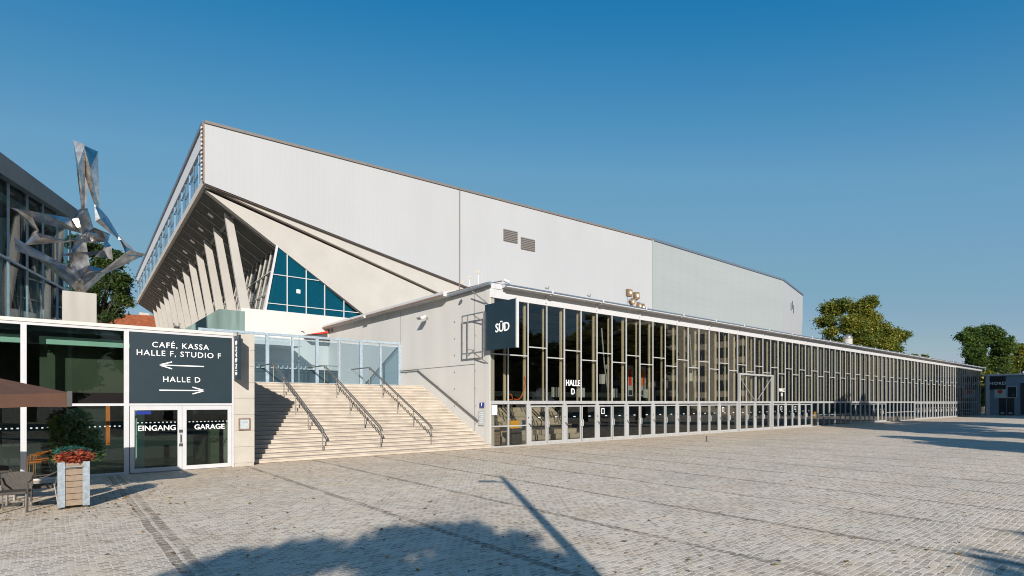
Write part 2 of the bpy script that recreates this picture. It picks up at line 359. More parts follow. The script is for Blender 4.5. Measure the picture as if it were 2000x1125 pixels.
# ------------------------------------------------------------------ text
def text(name, body, size, m, parent, loc, facing='-Y', align='CENTER', bold=.012, depth=.01, spacing=1.0, sx=1.0, spin=0, line=1.0):
    cu = bpy.data.curves.new(name, 'FONT'); cu.body = body; cu.size = size; cu.align_x = align; cu.align_y = 'CENTER'
    cu.offset = bold * size; cu.extrude = depth; cu.space_character = spacing; cu.space_line = line; cu.resolution_u = 3
    t = bpy.data.objects.new('tmp', cu); S.collection.objects.link(t)
    bpy.context.view_layer.update()
    me = bpy.data.meshes.new_from_object(t); S.collection.objects.unlink(t); bpy.data.objects.remove(t)
    me.name = name; me.materials.clear(); me.materials.append(m)
    o = bpy.data.objects.new(name, me); S.collection.objects.link(o); o.parent = parent
    if facing == '-Y': A = Matrix(((1,0,0),(0,0,-1),(0,1,0)))
    else: A = Matrix(((0,0,-1),(-1,0,0),(0,1,0)))      # faces -X, reads towards -Y
    B = A @ Matrix.Rotation(spin, 3, 'Z') @ Matrix.Diagonal((sx, 1, 1))
    o.matrix_local = Matrix.Translation(Vector(loc)) @ B.to_4x4()
    return o
# ================================================================== SETTING
g = MB().quad((-900, -900, 0), (1400, -900, 0), (1400, 1400, 0), (-900, 1400, 0)).build('plaza', M['pave']); tag(g, kind='structure')
YF = 23.0; XS = 17.57                       # foyer front plane, foyer side wall
YC = 22.4; XC = 5.9                         # cafe front plane, right end of cafe
LZ = 3.4                                    # landing level
land = MB().box(XC, XS - .002, 30.3, 44.9, 0, LZ).build('terrace', M['concrete']); tag(land, kind='structure')
# ================================================================== ARENA HALL
P0 = (8.5, 45.0); P1 = (57.6, 42.1); P2 = (93.3, 42.2); P3 = (109.3, 45.8)
ZT = 22.5; ZB = 18.2; YE = 107.0
xe = lambda Y: 8.5 + .0323 * (Y - 45)
arena = thing('arena_hall', 'huge white clad arena with overhanging raked end on inclined concrete columns', 'arena', (40, 45, 0))
def A_(mb, name, m, **k):
    o = mb.build(name, m, **k); o.parent = arena; o.matrix_parent_inverse = Matrix.Translation((-40, -45, 0)); return o
def on1(X, off=0):                          # y of wall segment one at X
    t = (X - P0[0]) / (P1[0] - P0[0]); return P0[1] + t * (P1[1] - P0[1]) + off
l1 = lambda X: 18.2 - .215 * (X - 8.5)      # lower edge of cladding
l2 = lambda X: 18.2 - .292 * (X - 8.5)      # lower edge of pale strip
l3 = lambda X: 18.2 - .675 * (X - 8.5)      # raker edge
pt = lambda X, Z, off: (X, on1(X, off), Z)
A_(MB().prism([pt(8.5, ZB, 0), pt(8.5, ZT, 0), pt(57.6, ZT, 0), pt(57.6, l1(57.6), 0)], (0, .35, 0)), 'side_wall', M['clad'])
A_(MB().prism([pt(8.5, ZT + .003, -.1), pt(8.5, ZT + .2, -.1), pt(57.6, ZT + .2, -.1), pt(57.6, ZT + .003, -.1)], (0, 1.2, 0)), 'roof_edge', M['brass'])
A_(MB().prism([pt(8.6, l1(8.6) - .003, .12), pt(57.6, l1(57.6) - .003, .12), pt(57.6, l1(57.6) - .11, .12), pt(8.6, l1(8.6) - .07, .12)], (0, .2, 0)), 'shadow_line', M['shadowline'])  # brown strip drawn as the shadow line under the cladding edge
A_(MB().prism([pt(8.6, l1(8.6) - .1, .36), pt(43, l1(43), .36), pt(43, l2(43), .36), pt(8.7, l2(8.7), .36)], (0, .3, 0)), 'concrete_band', M['concrete'])
A_(MB().prism([pt(8.7, l2(8.7) - .003, .42), pt(43, l2(43) - .003, .42), pt(43, l2(43) - .13, .42), pt(8.8, l2(8.8) - .07, .42)], (0, .2, 0)), 'shadow_line', M['shadowline'])  # same painted shadow line, under the pale strip
A_(MB().prism([pt(8.7, 17.9, .66), pt(43, l2(43), .66), pt(34, 8, .66), pt(23.6, 8, .66)], (0, .5, 0)), 'grandstand_wall', M['concrete'])
# middle and far wall
A_(MB().prism([(P1[0] + .003, P1[1], 6), (P1[0] + .003, P1[1], ZT), (P2[0], P2[1], ZT), (P2[0], P2[1], 6)], (0, .35, 0)), 'side_wall', M['clad2'])
A_(MB().prism([(P1[0], P1[1] - .12, ZT + .003), (P1[0], P1[1] - .12, ZT + .3), (P2[0], P2[1] - .12, ZT + .3), (P2[0], P2[1] - .12, ZT + .003)], (0, 1.2, 0)), 'roof_edge', M['cap'])
A_(MB().prism([(P2[0] + .003, P2[1], 6), (P2[0] + .003, P2[1], ZT), (P3[0], P3[1], ZT), (P3[0], P3[1], 17.9), (P3[0] - 4.2, P3[1] - .95, 6)], (0, .35, 0)), 'side_wall', M['clad'])
A_(MB().prism([(P2[0], P2[1] - .12, ZT + .003), (P2[0], P2[1] - .12, ZT + .3), (P3[0] + .1, P3[1] - .12, ZT + .3), (P3[0] + .1, P3[1] - .12, ZT + .003)], (0, 1.2, 0)), 'roof_edge', M['cap'])
A_(MB().bar((P1[0], P1[1] - .03, 6), (P1[0], P1[1] - .03, ZT), .22, .2), 'corner_trim', M['clad2'])
# core volume behind the walls and the roof
A_(MB().prism([(9.0, 46.2, 0), (57.6, 43.2, 0), (93.3, 43.2, 0), (108.8, 46.6, 0), (108.8, 104, 0), (10.9, YE, 0)], (0, 0, 0.01)).prism(
    [(9.0, 46.2, ZT - .5), (57.6, 43.0, ZT - .5), (93.3, 43.0, ZT - .5), (109.0, 46.6, ZT - .5), (109.0, YE - .5, ZT - .5), (10.9, YE - .5, ZT - .5)], (0, 0, .4)), 'roof', M['cap'])
A_(MB().box(45, 108.5, 46.9, 104, 0, ZT - .6), 'rear_volume', M['concrete'])
# end fascia
def fas(z0, z1, off, th):
    return MB().prism([(xe(45) + off, 45 + .36, z0), (xe(45) + off, 45 + .36, z1), (xe(YE) + off, YE, z1), (xe(YE) + off, YE, z0)], (th, 0, 0))
A_(fas(21.3, ZT, 0, .5), 'fascia', M['white'])
A_(fas(ZT + .003, ZT + .32, -.12, .7), 'roof_edge', M['cap'])
A_(fas(18.2, 18.75, -.02, .6), 'fascia', M['concrete'])
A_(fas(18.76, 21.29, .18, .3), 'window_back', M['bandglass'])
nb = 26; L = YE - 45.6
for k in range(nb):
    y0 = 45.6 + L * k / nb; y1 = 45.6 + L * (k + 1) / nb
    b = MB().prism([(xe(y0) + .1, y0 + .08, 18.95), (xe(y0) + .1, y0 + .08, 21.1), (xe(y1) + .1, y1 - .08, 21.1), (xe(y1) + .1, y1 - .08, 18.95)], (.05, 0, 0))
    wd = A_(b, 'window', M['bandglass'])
    f = MB(); zz = 19.9 if k % 2 else 20.5
    f.bar((xe(y0) + .06, y0, 18.76), (xe(y0) + .06, y0, 21.29), .06, .06); f.bar((xe(y0) + .05, y0, zz), (xe(y1) + .05, y1, zz), .05, .04)
    o = f.build('frame', M['bandframe'] if k % 2 else M['fasc']); o.parent = wd
A_(MB().bar((8.46, 45.2, 18.3), (8.46, 45.2, ZT), .16, .2), 'corner_strip', M['rust'])
cs = MB()
for k in range(13): cs.box(8.26, 8.34, 45.0, 45.3, 18.5 + k * .3, 18.62 + k * .3)
A_(cs, 'corner_cleats', M['white'])
# soffit along the raker
Y0s = 45.36; sl_ = lambda X: 18.15 - .675 * (X - 8.6)
def sof(Xa, Xb, y0, y1, dz, th):
    e0, e1 = xe(y0) - 8.5, xe(y1) - 8.5
    return MB().prism([(Xa + e0, y0, sl_(Xa) + dz), (Xb + e0, y0, sl_(Xb) + dz), (Xb + e1, y1, sl_(Xb) + dz), (Xa + e1, y1, sl_(Xa) + dz)], (0, 0, th))
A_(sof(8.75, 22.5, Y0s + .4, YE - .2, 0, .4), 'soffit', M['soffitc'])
ys = 46.4
while ys < YE - 1:
    A_(sof(8.8, 14.2, ys, ys + .05, -.07, .07), 'soffit_rib', M['steel']); ys += 2.3
A_(sof(10.6, 10.78, Y0s + .5, YE - .3, -.1, .1), 'soffit_seam', M['darksteel'])

for k in range(9):
    y = 49.6 + k * 4.6
    A_(sof(9.5, 9.85, y, y + .5, -.05, .05), 'soffit_lamp', M['white'])
# inclined columns
for k in range(13):
    y = 47.3 + 4.55 * k; e = xe(y) - 8.5
    A_(MB().prism([(11.45 + e, y, 9.3), (12.2 + e, y, 9.3), (10.8 + e, y, 16.9), (10.2 + e, y, 17.3)], (0, .36, 0)), 'column', M['concrete'], bevel=.03)
# end glass wall under the soffit
GX = lambda z: 12.7 + (z - 9.5) / (14.75 - 9.5)
gw = MB().prism([(12.7 + .1, Y0s + .6, 9.45), (13.85, Y0s + .6, 14.9), (13.85 + 2, YE - 1, 14.9), (14.8, YE - 1, 9.45)], (.06, 0, 0))
A_(gw, 'end_glazing', M['glass3'])
for k in range(40):
    y = Y0s + .6 + k * 1.52; e = xe(y) - 8.5
    A_(MB().bar((12.7 + e, y, 9.45), (13.75 + e, y, 14.7), .08, .12, up=(0, 1, 0)), 'mullion', M['concrete'])
for z in (10.9, 12.7):
    A_(MB().bar((GX(z), Y0s + .6, z), (GX(z) + 2, YE - 1, z), .07, .07), 'rail', M['concrete'])
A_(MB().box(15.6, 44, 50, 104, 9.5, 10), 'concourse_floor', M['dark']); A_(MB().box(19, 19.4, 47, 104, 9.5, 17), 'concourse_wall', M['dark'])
# triangular side window
b3 = atY(545, 478, 45); b1 = atY(521, 607, 45); b2 = atY(701, 607, 45)
yt = 45.45
tri = [(b1.x, yt, 9.45), (b3.x - .05, yt, l3(b3.x) + .1), (21.0, yt, 9.45)]
sw = A_(MB().prism(tri, (0, .05, 0)), 'side_window', M['teal'])
A_(MB().prism([(13.2, 46.4, 9.4), (14.2, 46.4, 14.4), (21.3, 46.4, 9.4)], (0, .2, 0)), 'window_lining', M['lining'])
bm_ = MB()
for k in range(5): bm_.bar((13.6 + k * 1.3, 46.3, 9.5), (16.5 + k * 1.3, 46.3, 13.2), .12, .05, up=(0, 1, 0))
A_(bm_, 'window_inner_bars', M['teal2'])
fr = MB()
fr.bar((b1.x - .02, yt - .06, 9.45), (b3.x - .02, yt - .06, l3(b3.x)), .16, .12, up=(0, 1, 0))
for px in (560.8, 598, 634, 671.5):
    X = atY(px, 600, 45.4).x; fr.bar((X, yt - .05, 9.45), (X, yt - .05, l3(X) + .05), .07, .08, up=(0, 1, 0))
for z in (10.1, 12.4): fr.bar((12.75 + (z - 9.5) / 5.2, yt - .045, z), ((18.2 - z) / .675 + 8.5, yt - .045, z), .06, .06)
fr.bar((12.6, yt - .06, 9.5), (21.2, yt - .06, 9.5), .1, .1)
o = fr.build('frame', M['white']); o.parent = sw
text('notice', '', .3, M['letter'], sw, (0, 0, 0)) if False else None
nt_ = MB().box(0, .3, 0, .01, 0, .3).build('notice', M['letter']); nt_.parent = sw; nt_.location = (15.15, yt - .03, 11.15)
# podium
A_(MB().box(10.9, XS + 6, 44.9, 46.1, LZ, 9.45).box(10.9, 30, 46.1, YE, LZ, 9.3), 'podium', M['render'])
# vents, downpipe, slots
for px0, px1, py0, py1 in ((983, 1010, 447, 476), (1017, 1044, 463, 492)):
    a = hit(px0, py0, P0, P1); b = hit(px1, py1, P0, P1)
    v = MB().prism([(a.x, a.y - .06, b.z), (a.x, a.y - .06, a.z), (b.x, b.y - .06, a.z), (b.x, b.y - .06, b.z)], (0, .05, 0))
    vo = A_(v, 'vent', M['brass'])
    s2 = MB(); n_ = 7
    for k in range(n_):
        z = b.z + (a.z - b.z) * (k + .5) / n_; s2.bar((a.x, a.y - .09, z), (b.x, b.y - .09, z), .05, .05)
    o = s2.build('louvres', M['louvre']); o.parent = vo
a = hit(897, 388, P0, P1); A_(MB().tube([(a.x, a.y - .08, ZT - .1), (a.x, a.y - .08, 12)], .05), 'downpipe', M['brass'])
for px, z0, z1 in ((1544.5, 592, 607), (1547, 588, 604), (1549.5, 596, 612)):
    a = hit(px, z0, P2, P3); b = hit(px, z1, P2, P3); A_(MB().bar((a.x, a.y - .04, a.z), (b.x, b.y - .04, b.z), .14, .1), 'slot_vent', M['darksteel'])
# ================================================================== FOYER
foy = thing('foyer_building', 'long low glazed foyer with cream side wall and pale flat roof', 'foyer', (60, YF, 0))
def Fo(mb, name, m, parent=None, **k):
    o = mb.build(name, m, **k)
    if parent is None: o.parent = foy; o.matrix_parent_inverse = Matrix.Translation((-60, -YF, 0))
    else: o.parent = parent
    return o
XEND = 128.6; ZR = 8.62; ZG = 7.85; DEP = 44.88
Fo(MB().box(XS, XS + .3, YF + .02, DEP - .01, 0, ZR - .02), 'side_wall', M['render'])
# wall joints and bolts
j = MB(); XJ = XS - .012
for y in (24.35, 32.6): j.box(XJ, XS - .002, y - .012, y + .012, .0 if y < 30 else LZ, 8.3)
j.box(XJ, XS - .002, 24.35, 32.6, 4.42, 4.45)
Fo(j, 'wall_joint', M['brass'])
bo = MB()
for y in (24.3, 26.3):
    for k in range(7): bo.box(XS - .025, XS - .002, y - .035, y + .035, 1.2 + k * .95, 1.27 + k * .95)
Fo(bo, 'wall_bolts', M['steel'])
Fo(MB().box(XS - .05, XS - .002, YF - .01, 24.3, 0.02, .22), 'base_plate', M['stone'])
Fo(MB().box(XS - .05, XS + .001, YF - .04, YF + .35, .22, ZR - .35), 'corner_pilaster', M['render'])
Fo(MB().box(XS + .3, XEND, YF - .1, 43.9, 8.32, ZR - .1), 'roof_slab', M['white'])
Fo(MB().box(XS - .02, XEND, YF - .06, YF + .14, ZG, 8.32), 'fascia', M['white'])
Fo(MB().prism([(XS + .7, YF - .58, 8.40), (XS + .7, YF - .58, 8.51), (XS + .7, YF + .2, 8.63), (XS + .7, YF + .2, 8.40)], (XEND - XS - .7, 0, 0)), 'gutter', M['white'])
Fo(MB().box(XS + .5, XEND, YF - .615, YF - .585, 8.47, 8.54).box(XS + .2, XEND, YF + .2, YF + .24, 8.6, 8.70), 'roof_edge', M['cap'])
Fo(MB().prism([(XS - .5, 26.7, 8.40), (XS - .5, 26.7, 8.66), (XS + .35, 26.7, 8.86), (XS + .35, 26.7, 8.40)], (0, DEP - 26.7, 0)), 'side_gutter', M['white'])
Fo(MB().box(XS - .54, XS - .5, 26.7, DEP, 8.40, 8.50).box(XS - .25, XS - .02, 22.9, 26.7, 8.5, 8.6), 'side_roof_edge', M['rust'])
Fo(MB().tube([(XS - .2, 22.7, 8.52), (XS - .2, 26.8, 8.45)], .09), 'drain_pipe', M['galv'])
Fo(MB().box(XS - .02, XS + 2.5, YF - .06, 27, 8.33, 8.60), 'parapet', M['white'])
sb = MB()
for y in (28.0, 30.2, 34.4, 36.9, 39.8): sb.tube([(XS - .42, y, 8.4), (XS - .02, y + .1, 8.05)], .02, 6)
Fo(sb, 'gutter_brackets', M['steel'])
for k in range(26):
    x = XS + 3.9 + k * 4.245
    if k == 0:
        q0 = Fo(MB().box(-.04, .04, -.12, -.062, 7.98, 8.395).box(-.04, .04, -.5, -.125, 8.33, 8.395).box(-.05, .05, -.66, -.62, 8.40, 8.60), 'gutter_bracket', M['white']); q0.location = (x, YF, 0)
    else:
        c = q0.copy(); S.collection.objects.link(c); c.parent = foy; c.location = (x, YF, 0)
# inside
Fo(MB().box(XS + .3, XEND, YF + .3, 43.8, .01, .05), 'interior_floor', M['floor'])
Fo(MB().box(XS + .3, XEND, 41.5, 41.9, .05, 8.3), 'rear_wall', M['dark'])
Fo(MB().box(XEND - .3, XEND, YF + .3, 41.5, .05, 8.3), 'end_wall', M['shadewall'])
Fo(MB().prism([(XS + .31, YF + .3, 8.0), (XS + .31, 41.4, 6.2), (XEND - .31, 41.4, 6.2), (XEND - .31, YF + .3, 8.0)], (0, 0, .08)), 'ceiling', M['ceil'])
for k in range(8):
    y = 24.6 + k * 2.1; z = 8.0 - (y - 23.3) / 18.1 * 1.8
    Fo(MB().box(XS + .5, XEND - .5, y, y + .14, z - .16, z - .01), 'ceiling_slot', M['black'])
for k in range(14):
    x = XS + 4 + k * 5.6; Fo(MB().prism([(x, YF + .6, 7.86), (x, 41, 6.1), (x, 41, 5.95), (x, YF + .6, 7.7)], (.1, 0, 0)), 'ceiling_beam', M['black'])
Fo(MB().box(XS + .5, 45, 34, 34.3, 2.9, 3.25).box(XS + .5, 45, 34, 40, 2.85, 2.9), 'gallery_edge', M['mint'])
for k in range(6):
    x = 24 + k * 9; Fo(MB().box(x, x + 3.4, 36, 38.5, .05, 2.3), 'ticket_booth', M['petrol'])
mx = [XS, 18.77] + [18.77 + 1.412 * k for k in range(1, 78)]
NB = len(mx) - 1
# transom rail, sill
Fo(MB().box(XS, mx[-1], YF - .06, YF + .08, 2.28, 2.46), 'transom', M['alu'])
Fo(MB().box(XS, mx[-1], YF - .05, YF + .12, 0.0, .07), 'sill', M['alu'])
mu = post = None
for k, x in enumerate(mx):
    if k == 0: continue
    if mu is None:
        mu = Fo(MB().box(-.028, .028, -.05, .03, 2.46, ZG - .002), 'mullion', M['mull']); mu.location = (x, YF, 0)
        post = Fo(MB().box(-.065, .065, .24, .34, 2.3, 7.9), 'facade_post', M['post']); post.location = (x, YF, 0)
        mu.matrix_parent_inverse = post.matrix_parent_inverse = Matrix.Translation((-60, -YF, 0))
    else:
        for src in (mu, post):
            c = src.copy(); S.collection.objects.link(c); c.parent = foy; c.matrix_parent_inverse = src.matrix_parent_inverse; c.location = (x, YF, 0)
            if src is post and k % 2: c.scale = (.5, 1, 1)
q0.matrix_parent_inverse = Matrix.Translation((-60, -YF, 0))
for o in S.objects:
    if o.parent == foy and o.name.startswith('gutter_bracket.'): o.matrix_parent_inverse = q0.matrix_parent_inverse
def win_proto(w_, zb):
    w = Fo(MB().box(.036, w_ - .036, 0, .012, 2.462, ZG - .003), 'window', M['glass'])
    cb = MB().box(.036, w_ - .036, -.035, .05, zb - .03, zb + .03).build('crossbar', M['mull'], w)
    return w
protos = {0: win_proto(1.2, 4.92), 1: win_proto(1.412, 4.92), 2: win_proto(1.412, 5.43)}
used = set()
for k in range(NB):
    key = 0 if k == 0 else (1 if k % 2 else 2)
    src = protos[key]
    if key in used: c = copy_tree(src, foy)
    else: c = src; used.add(key)
    c.location = (mx[k], YF, 0); c.matrix_parent_inverse = Matrix.Translation((-60, -YF, 0)); c.rotation_euler = (random.uniform(-.004, .004), 0, random.uniform(-.006, .006))
# ground floor: fixed lights and doors
def fixed(k0, k1):
    for k in range(k0, k1):
        a, b = mx[k], mx[k + 1]
        f = Fo(MB().box(a + .04, b - .04, YF, YF + .012, .09, 2.26), 'low_window', M['glass'])
        r = MB().box(a + .002, a + .06, YF - .05, YF + .08, .072, 2.278).box(b - .02, b - .002, YF - .05, YF + .08, .072, 2.278)
        r.box(a + .06, b - .02, YF - .04, YF + .06, 1.08, 1.15).build('frame', M['alu'], f)
door_a = None
def doors(k0, k1):
    global door_a
    k = k0
    while k + 1 < k1 + 0.5 and k + 2 <= k1:
        for s in (0, 1):
            a = mx[k + s]
            if door_a is None:
                door_a = [None, None]
            if door_a[s] is None:
                W_ = 1.412; x0 = .16 if s == 0 else .035; x1 = W_ - (.035 if s == 0 else .12)
                d = Fo(MB().box(x0, x0 + .075, -.05, .02, .075, 2.2).box(x1 - .075, x1, -.05, .02, .075, 2.2).box(x0 + .075, x1 - .075, -.05, .02, .075, .21).box(x0 + .075, x1 - .075, -.05, .02, 2.12, 2.2), 'door', M['alu'])
                MB().box(x0 + .075, x1 - .075, -.02, -.008, .21, 2.12).build('pane', M['glass'], d)
                hx = x1 - .05 if s == 0 else x0 + .04
                MB().tube([(hx, -.06, .95), (hx, -.13, .97), (hx, -.13, 1.33), (hx, -.06, 1.35)], .02, 6).build('handle', M['white'], d)
                MB().box((x0 + x1) / 2 - .02, (x0 + x1) / 2 + .16, -.026, -.021, 1.52, 1.56).build('door_notice', M['letter'], d)
                door_a[s] = d; c = d
            else: c = copy_tree(door_a[s], foy)
            c.location = (a, YF, 0); c.matrix_parent_inverse = Matrix.Translation((-60, -YF, 0))
        p = Fo(MB().box(mx[k] - .11, mx[k] + .15, YF - .055, YF + .06, .072, 2.278), 'door_post', M['alu'])
        if k < 30:
            MB().tube([(mx[k] + .02, YF - .06, 1.22), (mx[k] + .12, YF - .2, 1.1), (mx[k] + .16, YF - .06, 1.04)], .025, 6).build('door_closer', M['darksteel'], p)
            MB().box(mx[k] - .02, mx[k] + .03, YF - .075, YF - .057, 1.5, 1.57).build('lock', M['darksteel'], p)
        k += 2
fixed(0, 2); doors(2, 28); fixed(28, 35); doors(35, 43); fixed(43, 51); doors(51, 67); fixed(67, NB)
# portal frame with braces
pf = MB(); xa, xb = mx[18], mx[22]
for x in (xa, xb): pf.box(x - .085, x + .085, YF - .24, YF - .06, 0, 4.6)
pf.box(xa - .085, xb + .085, YF - .24, YF - .06, 4.6, 4.74)
xm = mx[20]
pf.tube([(xa, YF - .12, 4.5), (xm - .3, YF - .12, 2.6)], .025, 6).tube([(xb, YF - .12, 4.5), (xm + .3, YF - .12, 2.6)], .025, 6)
pf.box(xm - .06, xm + .06, YF - .14, YF - .055, 2.46, 4.55)
Fo(pf, 'portal_frame', M['alu'])
def lettering(s, k, z, size): return text('lettering', s, size, M['letter'], foy, (mx[k] + .706 - 60, -.03, z), sx=.85)
lettering('HALLE\nD', 4, 3.25, .50); 
lettering('HALLE\nD', 23, 3.25, .42)
for k in (6, 16, 23, 25):
    q = MB()
    x = mx[k] + .48
    q.box(x - .14, x + .14, YF - .085, YF - .08, 1.96, 2.0).box(x - .14, x + .14, YF - .085, YF - .08, 1.66, 1.7).box(x - .14, x - .1, YF - .085, YF - .08, 1.7, 1.96).box(x + .1, x + .14, YF - .085, YF - .08, 1.7, 1.96)
    Fo(q, 'door_sticker', M['letter'])
q = MB().box(mx[0] + .1, mx[0] + .45, YF - .03, YF - .02, 1.72, 2.24); Fo(q, 'paper_notice', M['letter'])
# items in the foyer
it = thing('interior_staircase', 'pale steps with dark rails inside the corner of the glazed foyer', 'staircase', (18.2, 25.6, 0))
st = MB()
for k in range(7): st.box(0, 9, k * .42, k * .42 + .42, .05, .35 + k * .28)
st.build('steps', M['steps'], it)
for x in (1.0, 3.2, 5.4, 7.6):
    MB().tube([(x, 0, 1.2), (x, 2.9, 3.1)], .04, 6).tube([(x + .25, 0, 1.2), (x + .25, 2.9, 3.1)], .04, 6).tube([(x, 0, .3), (x, 0, 1.2)], .03, 6).build('handrail', M['darksteel'], it)
mach = thing('ticket_machine', 'yellow and grey box on dark legs behind the corner glass', 'machine', (20.3, 24.2, .05))
MB().box(-.5, .15, -.2, .2, .85, 1.3).build('cabinet', M['yellow'], mach, bevel=.02)
MB().box(.155, .6, -.2, .2, .85, 1.3).build('grey_cabinet', M['paper'], mach, bevel=.02)
MB().box(-.35, .35, -.15, .15, 0, .85).build('stand', M['darksteel'], mach)
cr = thing('wooden_crate', 'dark brown slatted crate standing in the corner behind the glass', 'crate', (18.25, 23.9, .05))
c_ = MB(); [c_.box(-.45, .45, -.3, .3, .02 + i * .2, .19 + i * .2) for i in range(5)]; c_.build('slats', M['wood'], cr)
MB().box(-.42, .42, -.27, .27, 0.0, 1.0).build('core', M['darksteel'], cr)
cab = thing('orange_cable', 'orange and yellow cable looped on the ledge behind the glass', 'cable', (19.4, 23.2, 2.5))
MB().tube([(0, 0, .05), (.3, 0, .03), (.5, 0, .2), (.7, 0, .6), (.78, 0, 1.0), (.72, 0, 1.3)], .03, 6).tube([(-.5, .02, .05), (-.45, .02, .35), (-.2, .02, .3), (-.1, .02, .05), (-.4, .02, .02)], .03, 6).build('cable_loop', M['orange'], cab)
def cone(x, y, label, m):
    t = thing('traffic_cone', label, 'cone', (x, y, .05), group='cones inside the foyer')
    MB().tube([(0, 0, .04), (0, 0, .9)], [.28, .05], 12).build('cone_body', m, t)
    MB().box(-.33, .33, -.33, .33, 0, .05).build('base', M['redplastic'], t)
    MB().tube([(0, 0, .42), (0, 0, .6)], [.195, .145], 12).build('stripe', M['letter'], t)
p_ = atY(1638, 800, 24.6); cone(p_.x, 24.6, 'red cone with white stripe behind the low glazing right of the doors', M['redplastic'])
p_ = atY(1646, 800, 24.8); cone(p_.x, 24.8, 'smaller orange cone just right of the red cone', M['orange']); S.objects[-1]
yb = thing('yellow_board', 'yellow tapered warning board standing behind the low glazing', 'warning board', (atY(1593, 800, 23.9).x, 23.9, .05))
MB().prism([(-.42, 0, 0), (.42, 0, 0), (.3, 0, 1.35), (-.3, 0, 1.35)], (0, .06, 0)).build('board', M['yellow'], yb); MB().box(-.35, .35, .06, .3, 0, .1).build('foot', M['redplastic'], yb)
for i, (px, z) in enumerate(((1085, 2.6), (1135, 2.6), (1200, 2.6), (1262, 2.6))):
    x = atY(px, 700, 24.5).x
    t = thing('monitor', ['first screen', 'second screen', 'third screen', 'fourth screen'][i] + ' from the corner, pale screen on a bracket behind the glass', 'monitor', (x, 24.5, 2.55), group='screens above the doors')
    MB().box(-.3, .3, -.05, .05, .15, .75).build('screen', M['paper'], t); MB().box(-.04, .04, -.03, .03, 0, .15).build('bracket', M['darksteel'], t)
for i, (px, m, w_) in enumerate(((1232, 'red', 'tall narrow red'), (1257, 'orange', 'orange and red'))):
    x = atY(px, 745, 30).x
    t = thing('poster', w_ + ' poster hanging deep inside the foyer', 'poster', (x, 30, 2.9))
    MB().box(-.35, .35, 0, .04, 0, 2.6).build('sheet', M['paper'], t); MB().box(-.3, .1, -.01, 0, .9, 2.3).build('print', M[m], t); MB().box(-.3, .2, -.01, 0, .1, .5).build('print', M['petrol'], t)
for i, px in enumerate((1182, 1352)):
    a = atY(px, 716, 23.35)
    t = thing('light_mast', ['slanted metal strut with white lamp inside the glass near the corner', 'slanted metal strut with white lamp inside the glass near the portal'][i], 'strut', a, group='struts inside the glass')
    MB().tube([(.35, 0, -2.0), (-.1, 0, .2), (-.35, 0, 2.4)], .05, 6).build('strut', M['galv'], t)
    MB().box(-.45, -.12, -.1, .1, -1.1, -.5).build('lamp_box', M['white'], t); MB().tube([(.1, 0, 0), (.3, 0, 0)], [.14, .06], 8).build('lamp', M['white'], t)
# roof equipment on the foyer
pv = atY(1656, 677, 31)
t = thing('roof_vent', 'round pale ventilation stack with domed metal cap on the foyer roof', 'roof vent', (pv.x, 31, 8.5))
MB().tube([(0, 0, 0), (0, 0, 3.1)], .58, 20).build('stack', M['concrete'], t, smooth=False)
MB().tube([(0, 0, 3.1), (0, 0, 3.3), (0, 0, 3.6), (0, 0, 3.75)], [.66, .62, .4, .1], 20).build('cap', M['steel'], t, smooth=True)
MB().tube([(0, 0, 1.5), (0, 0, 1.6)], .61, 20).build('ring', M['darksteel'], t)
hat = None
for i, (px, w_) in enumerate(((1282, 2.0), (1330, 3.4), (1353, 1.6), (1385, 4.6), (1430, 5.5), (1478, 3), (1600, 4), (1625, 3.5), (1690, 5), (1740, 6))):
    a = atY(px, 640, 33)
    t = thing('roof_hatch', 'low grey skylight, %s' % ['nearest the floodlights', 'short one right of the floodlights', 'small one left of the long ones', 'long one in line with the middle of the white hall', 'longest one left of the far hall corner', 'below the far hall corner', 'just left of the round vent stack', 'short one beside the round vent stack', 'below the big tree crown', 'farthest along the roof'][i], 'skylight', (a.x, 31, 8.5), group='skylights on the foyer roof')
    MB().box(-w_ / 2 - .4, w_ / 2 + .4, .0, 1.8, 1.72, 1.82).box(-w_ / 2 - .4, w_ / 2 + .4, .1, 1.7, 0, 1.45).build('cover', M['white'], t); MB().box(-w_ / 2, w_ / 2, .08, 1.7, 1.452, 1.718).build('dark_slot', M['darksteel'], t)
# floodlight cluster
fc = thing('floodlight_rack', 'cluster of five brass square floodlights on a low rack on the roof', 'floodlights', (atY(1240, 600, 24).x, 24, 8.6))
MB().bar((-.95, 0, .12), (1.05, 0, .12), .06).bar((-.8, 0, -.1), (-.8, 0, .95), .06).bar((.75, 0, -.1), (.75, 0, .7), .06).bar((-.8, 0, .8), (.8, 0, .65), .05).bar((-.2, .1, .5), (.4, .1, .9), .05).build('rack', M['fence'], fc)
for x, z, s_, rot in ((-.65, 1.2, .24, 0), (.12, 1.1, .24, .1), (-.35, .62, .2, .7), (.42, .42, .2, -.4), (.8, .35, .22, .5)):
    c, s1 = math.cos(rot) * s_, math.sin(rot) * s_
    pts = [(x - c + s1, -.12, z - s1 - c), (x + c + s1, -.12, z + s1 - c), (x + c - s1, -.12, z + s1 + c), (x - c - s1, -.12, z - s1 + c)]
    h = MB().prism(pts, (0, .2, 0)).build('housing', M['rust'], fc)
    MB().tube([(x, -.14, z), (x, -.122, z)], s_ * .82, 16).build('reflector', M['gold'], h); MB().tube([(x, -.16, z), (x, -.142, z)], s_ * .4, 12).build('bulb', M['letter'], h)
